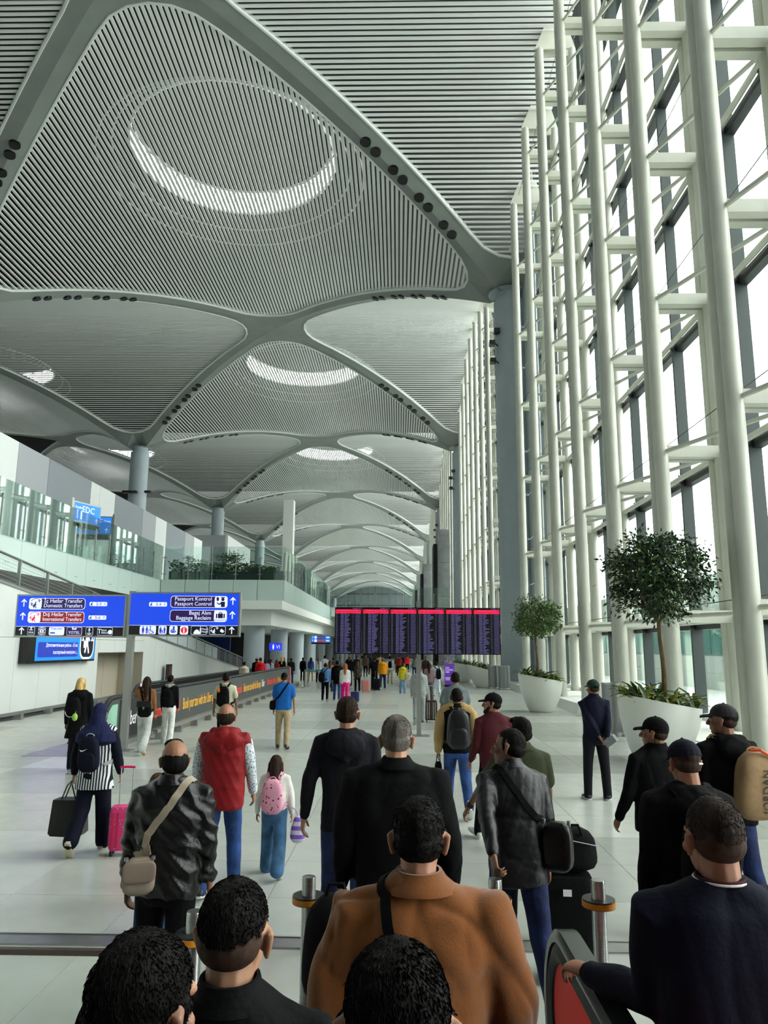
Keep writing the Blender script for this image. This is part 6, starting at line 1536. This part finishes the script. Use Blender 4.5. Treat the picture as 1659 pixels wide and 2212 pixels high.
p26 = person('person in a black cap and hooded top wearing a tan backpack', 2.83, 6.7, 1.86, lod=0, rz=10, bulk=1.08, top=J(c_black, collar='hood', hem=.84, fold=.018, name='hoodie'), bottom=B_(c_jeand), hair=('fade', HB), cap=mat('cap_black', (18, 18, 20), .8), head=(44, 2, 0), skin_rgb=(160, 112, 88), face=True, legs=STEP, arms=((0, 8, 14), (0, 8, 14)))
def jordan(t, o, Rm, s, w, h, d):
    x = text_obj('JORDAN', .085*s, m_black, t, tuple(o+Rm @ (V3(.06, -d*.53, h*.12)*s)), name='lettering', maxw=.4); x.rotation_euler = (Rm @ Matrix.Rotation(-PI/2, 3, 'Y') @ Matrix.Rotation(PI/2, 3, 'X')).to_euler()
    MB().path([o+Rm @ (V3(a, b, c)*s) for a, b, c in ((-.06, -.02, h+.02), (0, -.06, h+.03), (.12, -.07, h-.04))], .012*s, 6).build('orange_loop', mat('loop_orange', (226, 84, 30), .5), t)
backpack(p26, 'tan backpack lettered JORDAN with an orange loop', mat('pack_tan', (150, 120, 84), .7, var=.12, bump=.3, bscale=14), .34, .5, .17, .92, -.24, c_tan, False, jordan, 6, .06)
person('child half hidden behind the leather-jacketed man with the beige bag', -2.06, 6.6, 1.27, sex='c', rz=30, top=J(c_mgrey, name='sweater', collar='crew'), bottom=JE, hair=('short', HBR), head=(20, 0, 0), face=True, legs=STAND, skin_rgb=(210, 160, 132))
t = tag(empty('lilac_bag', (-1.05, 8.2, .34)), 'lilac and white drawstring bag at the right hand of the small girl', 'bag'); MB().loft(softbox(.17, .12, .26, 2.2, .45)).build('bag_body', striped('bag_lilac', (214, 206, 226), (132, 96, 190), 12, 2), t, 180); MB().path([(0, 0, .25), (-.03, 0, .32), (-.07, .02, .34)], .006, 5).build('cord', c_lilac, t)

# -- further off
def far(label, x, y, H, top, bottom, hair=('short', HB), legs=STEP, sex='m', rz=0, group=None, **k): return person(label, x, y, H, rz, lod=2, sex=sex, top=top, bottom=bottom, hair=hair, legs=legs, **k)
f1 = far('far person in a light blue shirt with a black rucksack on the left shoulder', -3.24, 33.5, 1.64, J(c_lblue, name='shirt', collar='crew'), BK)
backpack(f1, 'black rucksack hanging off the light blue shirt', c_black, .32, .46, .2, .88, -.26, x=-.14)
f2 = far('far person in a black coat and jeans just left of the pink trousers', -2.74, 33.8, 1.75, J(c_black, hem=.72, name='coat'), JE); backpack(f2, 'black backpack on the far person in coat and jeans', c_black, .34, .5, .2, .9, -.24)
far('person in vivid pink trousers and a white top with long fair hair', -2.26, 32.1, 1.69, J(c_white, name='top', collar='crew'), B_(c_pink, flare=1.4, fit=1.05), ('long', HRED), WALK, 'f')
suitcase(-1.86, 32.6, 0, 'dark blue suitcase beside the person in pink trousers', mat('case_navy', (38, 50, 104), .4), .38, .24, .42, .5)
far('far person in a plaid shirt and black trousers pulling a rose case', -2.16, 40, 1.6, J(c_plaid, name='shirt', collar='crew', hem=.78), BK, ('long', HBR), STEP, 'f')
suitcase(-1.72, 40, 0, 'rose pink suitcase beside the plaid shirt', mat('case_rose', (206, 130, 124), .4), .42, .26, .58, .4)
far('far person in black T-shirt holding a hand to the face, left of the orange hoodie', -1.33, 42, 1.8, J(c_black, name='tee', sleeve='short', collar='crew'), BK, arms=((4, 8, 10), ('t', (-.05, .2, 1.55))))
suitcase(-1.2, 41.4, 0, 'dark grey suitcase in front of the orange hoodie', c_coal, .4, .26, .6, .4)
far('person in a bright orange hoodie and dark jeans in mid hall', -.88, 42.7, 1.76, J(c_orange, collar='hood', hem=.84, name='hoodie', fit=1.1), JD, ('short', HG), STEP2, shoes=(220, 220, 220))
f7 = far('far person in white with a small black backpack, right of the orange hoodie', -.55, 50, 1.76, J(c_white, name='shirt', collar='crew'), B_(c_beige)); backpack(f7, 'small black backpack on the far white shirt', c_black, .26, .44, .16, 1.0, -.22)
far('person in a yellow jacket and light jeans in mid hall', .23, 39.5, 1.55, J(c_yellow, collar='hood', hem=.78, fit=1.1), B_(c_jeanl, flare=1.3), ('short', HD_), STEP, 'f')
t = tag(empty('shopper_bag', (.52, 39.4, .72)), 'cream shopper bag beside the yellow jacket', 'bag'); MB().loft(softbox(.34, .14, .34, 3, .8)).build('bag_body', c_cream, t, 180); MB().path([(-.08, 0, .32), (0, 0, .5), (.08, 0, .32)], .012, 5).build('handle', c_cream, t)
far('person in a pale grey sweatsuit half behind the departure screen post', .66, 24, 1.82, J(c_lgrey, collar='hood', name='sweatshirt', fit=1.12), B_(c_lgrey, fit=1.15), ('fade', HBR), WALK2, skin_rgb=(206, 150, 122), shoes=(70, 70, 70))
suitcase(1.06, 24.6, 0, 'dark striped suitcase right of the grey sweatsuit', c_dbrown, .4, .26, .62, .45, 0, True, None, c_lgrey)
f10 = far('far person in a long white robe with a dark sling bag', 1.86, 37, 1.71, J(c_robe, name='robe', collar='crew', hem=.45, flare=.1, fit=1.08), B_(c_robe, fit=1.1), hair=('short', HB), legs=WALK)
backpack(f10, 'navy sling bag on the white robe', c_navyd, .28, .5, .16, .9, -.24, x=.1)
far('far person in a mauve top between the post and the white robe', 1.34, 33, 1.7, J(c_mauve, name='top', collar='crew'), B_(c_purple, flare=1.4), ('long', HD_), STEP, 'f')
far('far person with fair hair facing the camera by the planters', 1.8, 50, 1.77, J(c_dbrown), BK, ('short', HBR), STAND, rz=180)
wk = [('person in a cream hooded jacket on the moving walkway', 36, -.205, 1.6, c_cream, 'hood', ('short', HB)), ('bald person in black on the moving walkway left of the red hoodie', 40.5, -.1886, 1.74, c_black, 'crew', ('bald', HB)), ('person in a red hoodie on the moving walkway', 39.2, -.1836, 1.75, c_redh, 'hood', ('fade', HD_)),
      ('person with brown hair in a lilac top on the moving walkway', 42.0, -.1763, 1.62, c_lilac, 'crew', ('bob', HD_)), ('person in pale grey on the moving walkway behind the lilac top', 43.5, -.17, 1.6, c_lgrey, 'crew', ('pony', HD_)), ('person in a dark red top on the moving walkway', 45, -.162, 1.56, c_dred, 'crew', ('bob', HBR)),
      ('person with very long blond hair on the moving walkway', 46, -.152, 1.72, c_black, 'crew', ('long', HBL)), ('person with fair hair in a cream top on the moving walkway end', 46.6, -.1445, 1.7, c_cream, 'crew', ('bob', HRED)), ('person in dark grey leaving the moving walkway', 48.5, -.1427, 1.62, c_coal, 'crew', ('short', HB))]
for i, (lab, yy, r, H, m, col, hr) in enumerate(wk): person(lab, max(-7.75, min(-7.12, r*yy)) if yy < 48 else r*yy, yy, H, z=.03 if yy < 46.5 else 0, lod=2, sex='f' if hr[0] in ('bob', 'long', 'pony') else 'm', top=J(m, collar=col), bottom=(BK, JE, JD)[i % 3], hair=hr, legs=STAND)
fw = [('far person in black beside the third soffit column', -6.6, 52, 1.62, c_black, BK, 'pony'), ('far person in a blue coat by the walkway end', -6.1, 52.5, 1.62, c_mblue, B_(c_tan), 'long'), ('far person in a white top and black trousers beyond the walkway', -5.3, 50, 1.66, c_white, BK, 'long'), ('far person in pale blue with a hood beyond the walkway', -4.95, 50.6, 1.78, c_robe, B_(c_robe), 'short'),
      ('far tall person in brown behind the black coat', -3.8, 44, 1.76, c_dbrown, BK, 'short'), ('far person with brown hair behind the light blue shirt', -3.63, 40, 1.66, c_mauve, JD, 'long'), ('far person in dark clothes left of the second screen support', -3.8, 58, 1.68, c_black, BK, 'short'), ('far person in charcoal under the second departure screen', -3.05, 55, 1.72, c_coal, BK, 'short'),
      ('distant person in brown under the bridge', -2.6, 60, 1.74, c_dbrown, BK, 'short'), ('distant person in red and black under the bridge', .05, 62, 1.72, c_dred, BK, 'short'), ('distant person in bright red under the bridge', .85, 72, 1.62, c_redh, BK, 'short'), ('distant person in grey right of the red and black one', 1.27, 60, 1.58, c_mgrey, JD, 'bob'),
      ('distant person in dark clothes deepest under the bridge', .4, 74, 1.6, c_black, BK, 'short'), ('distant person in navy behind the orange hoodie', -2.4, 65, 1.7, c_navy, BK, 'short'), ('distant person in green and black under the bridge', -.1, 70, 1.66, c_green, BK, 'short'), ('distant person in black left of the orange hoodie', -1.7, 56, 1.7, c_black, BK, 'short'),
      ('distant person in a tan coat under the bridge', -1.75, 71, 1.66, c_tan, BK, 'bob'), ('far person with cap shading the face behind the fair-haired one', -3.0, 46, 1.8, c_black, JD, 'full')]
for i, (lab, xx, yy, H, m, bt, hr) in enumerate(fw): person(lab, xx, yy, H, lod=2, sex='f' if hr in ('bob', 'long', 'pony') else 'm', top=J(m, collar='crew'), bottom=bt, hair=(hr, (HB, HD_, HBR)[i % 3]), legs=(STEP, STEP2)[i % 2])
finish_people()
p3b = bvh_of(p3, 'jacket'); T3 = p3['T']; s3 = p3['s']
st = held(p3, 'bag_strap', 'thin black bag strap crossing the back of the brown suede jacket', 'strap'); ribbon(p3b, [T3(V3(*[c*s3 for c in q])) for q in ((-.09, .06, 1.5), (-.095, -.05, 1.49), (-.09, -.13, 1.4), (-.05, -.16, 1.2), (-.02, -.16, 1.05), (.05, -.16, .9))], .034, c_black, 'webbing', st)
bpy.data.scenes.remove(TMP)
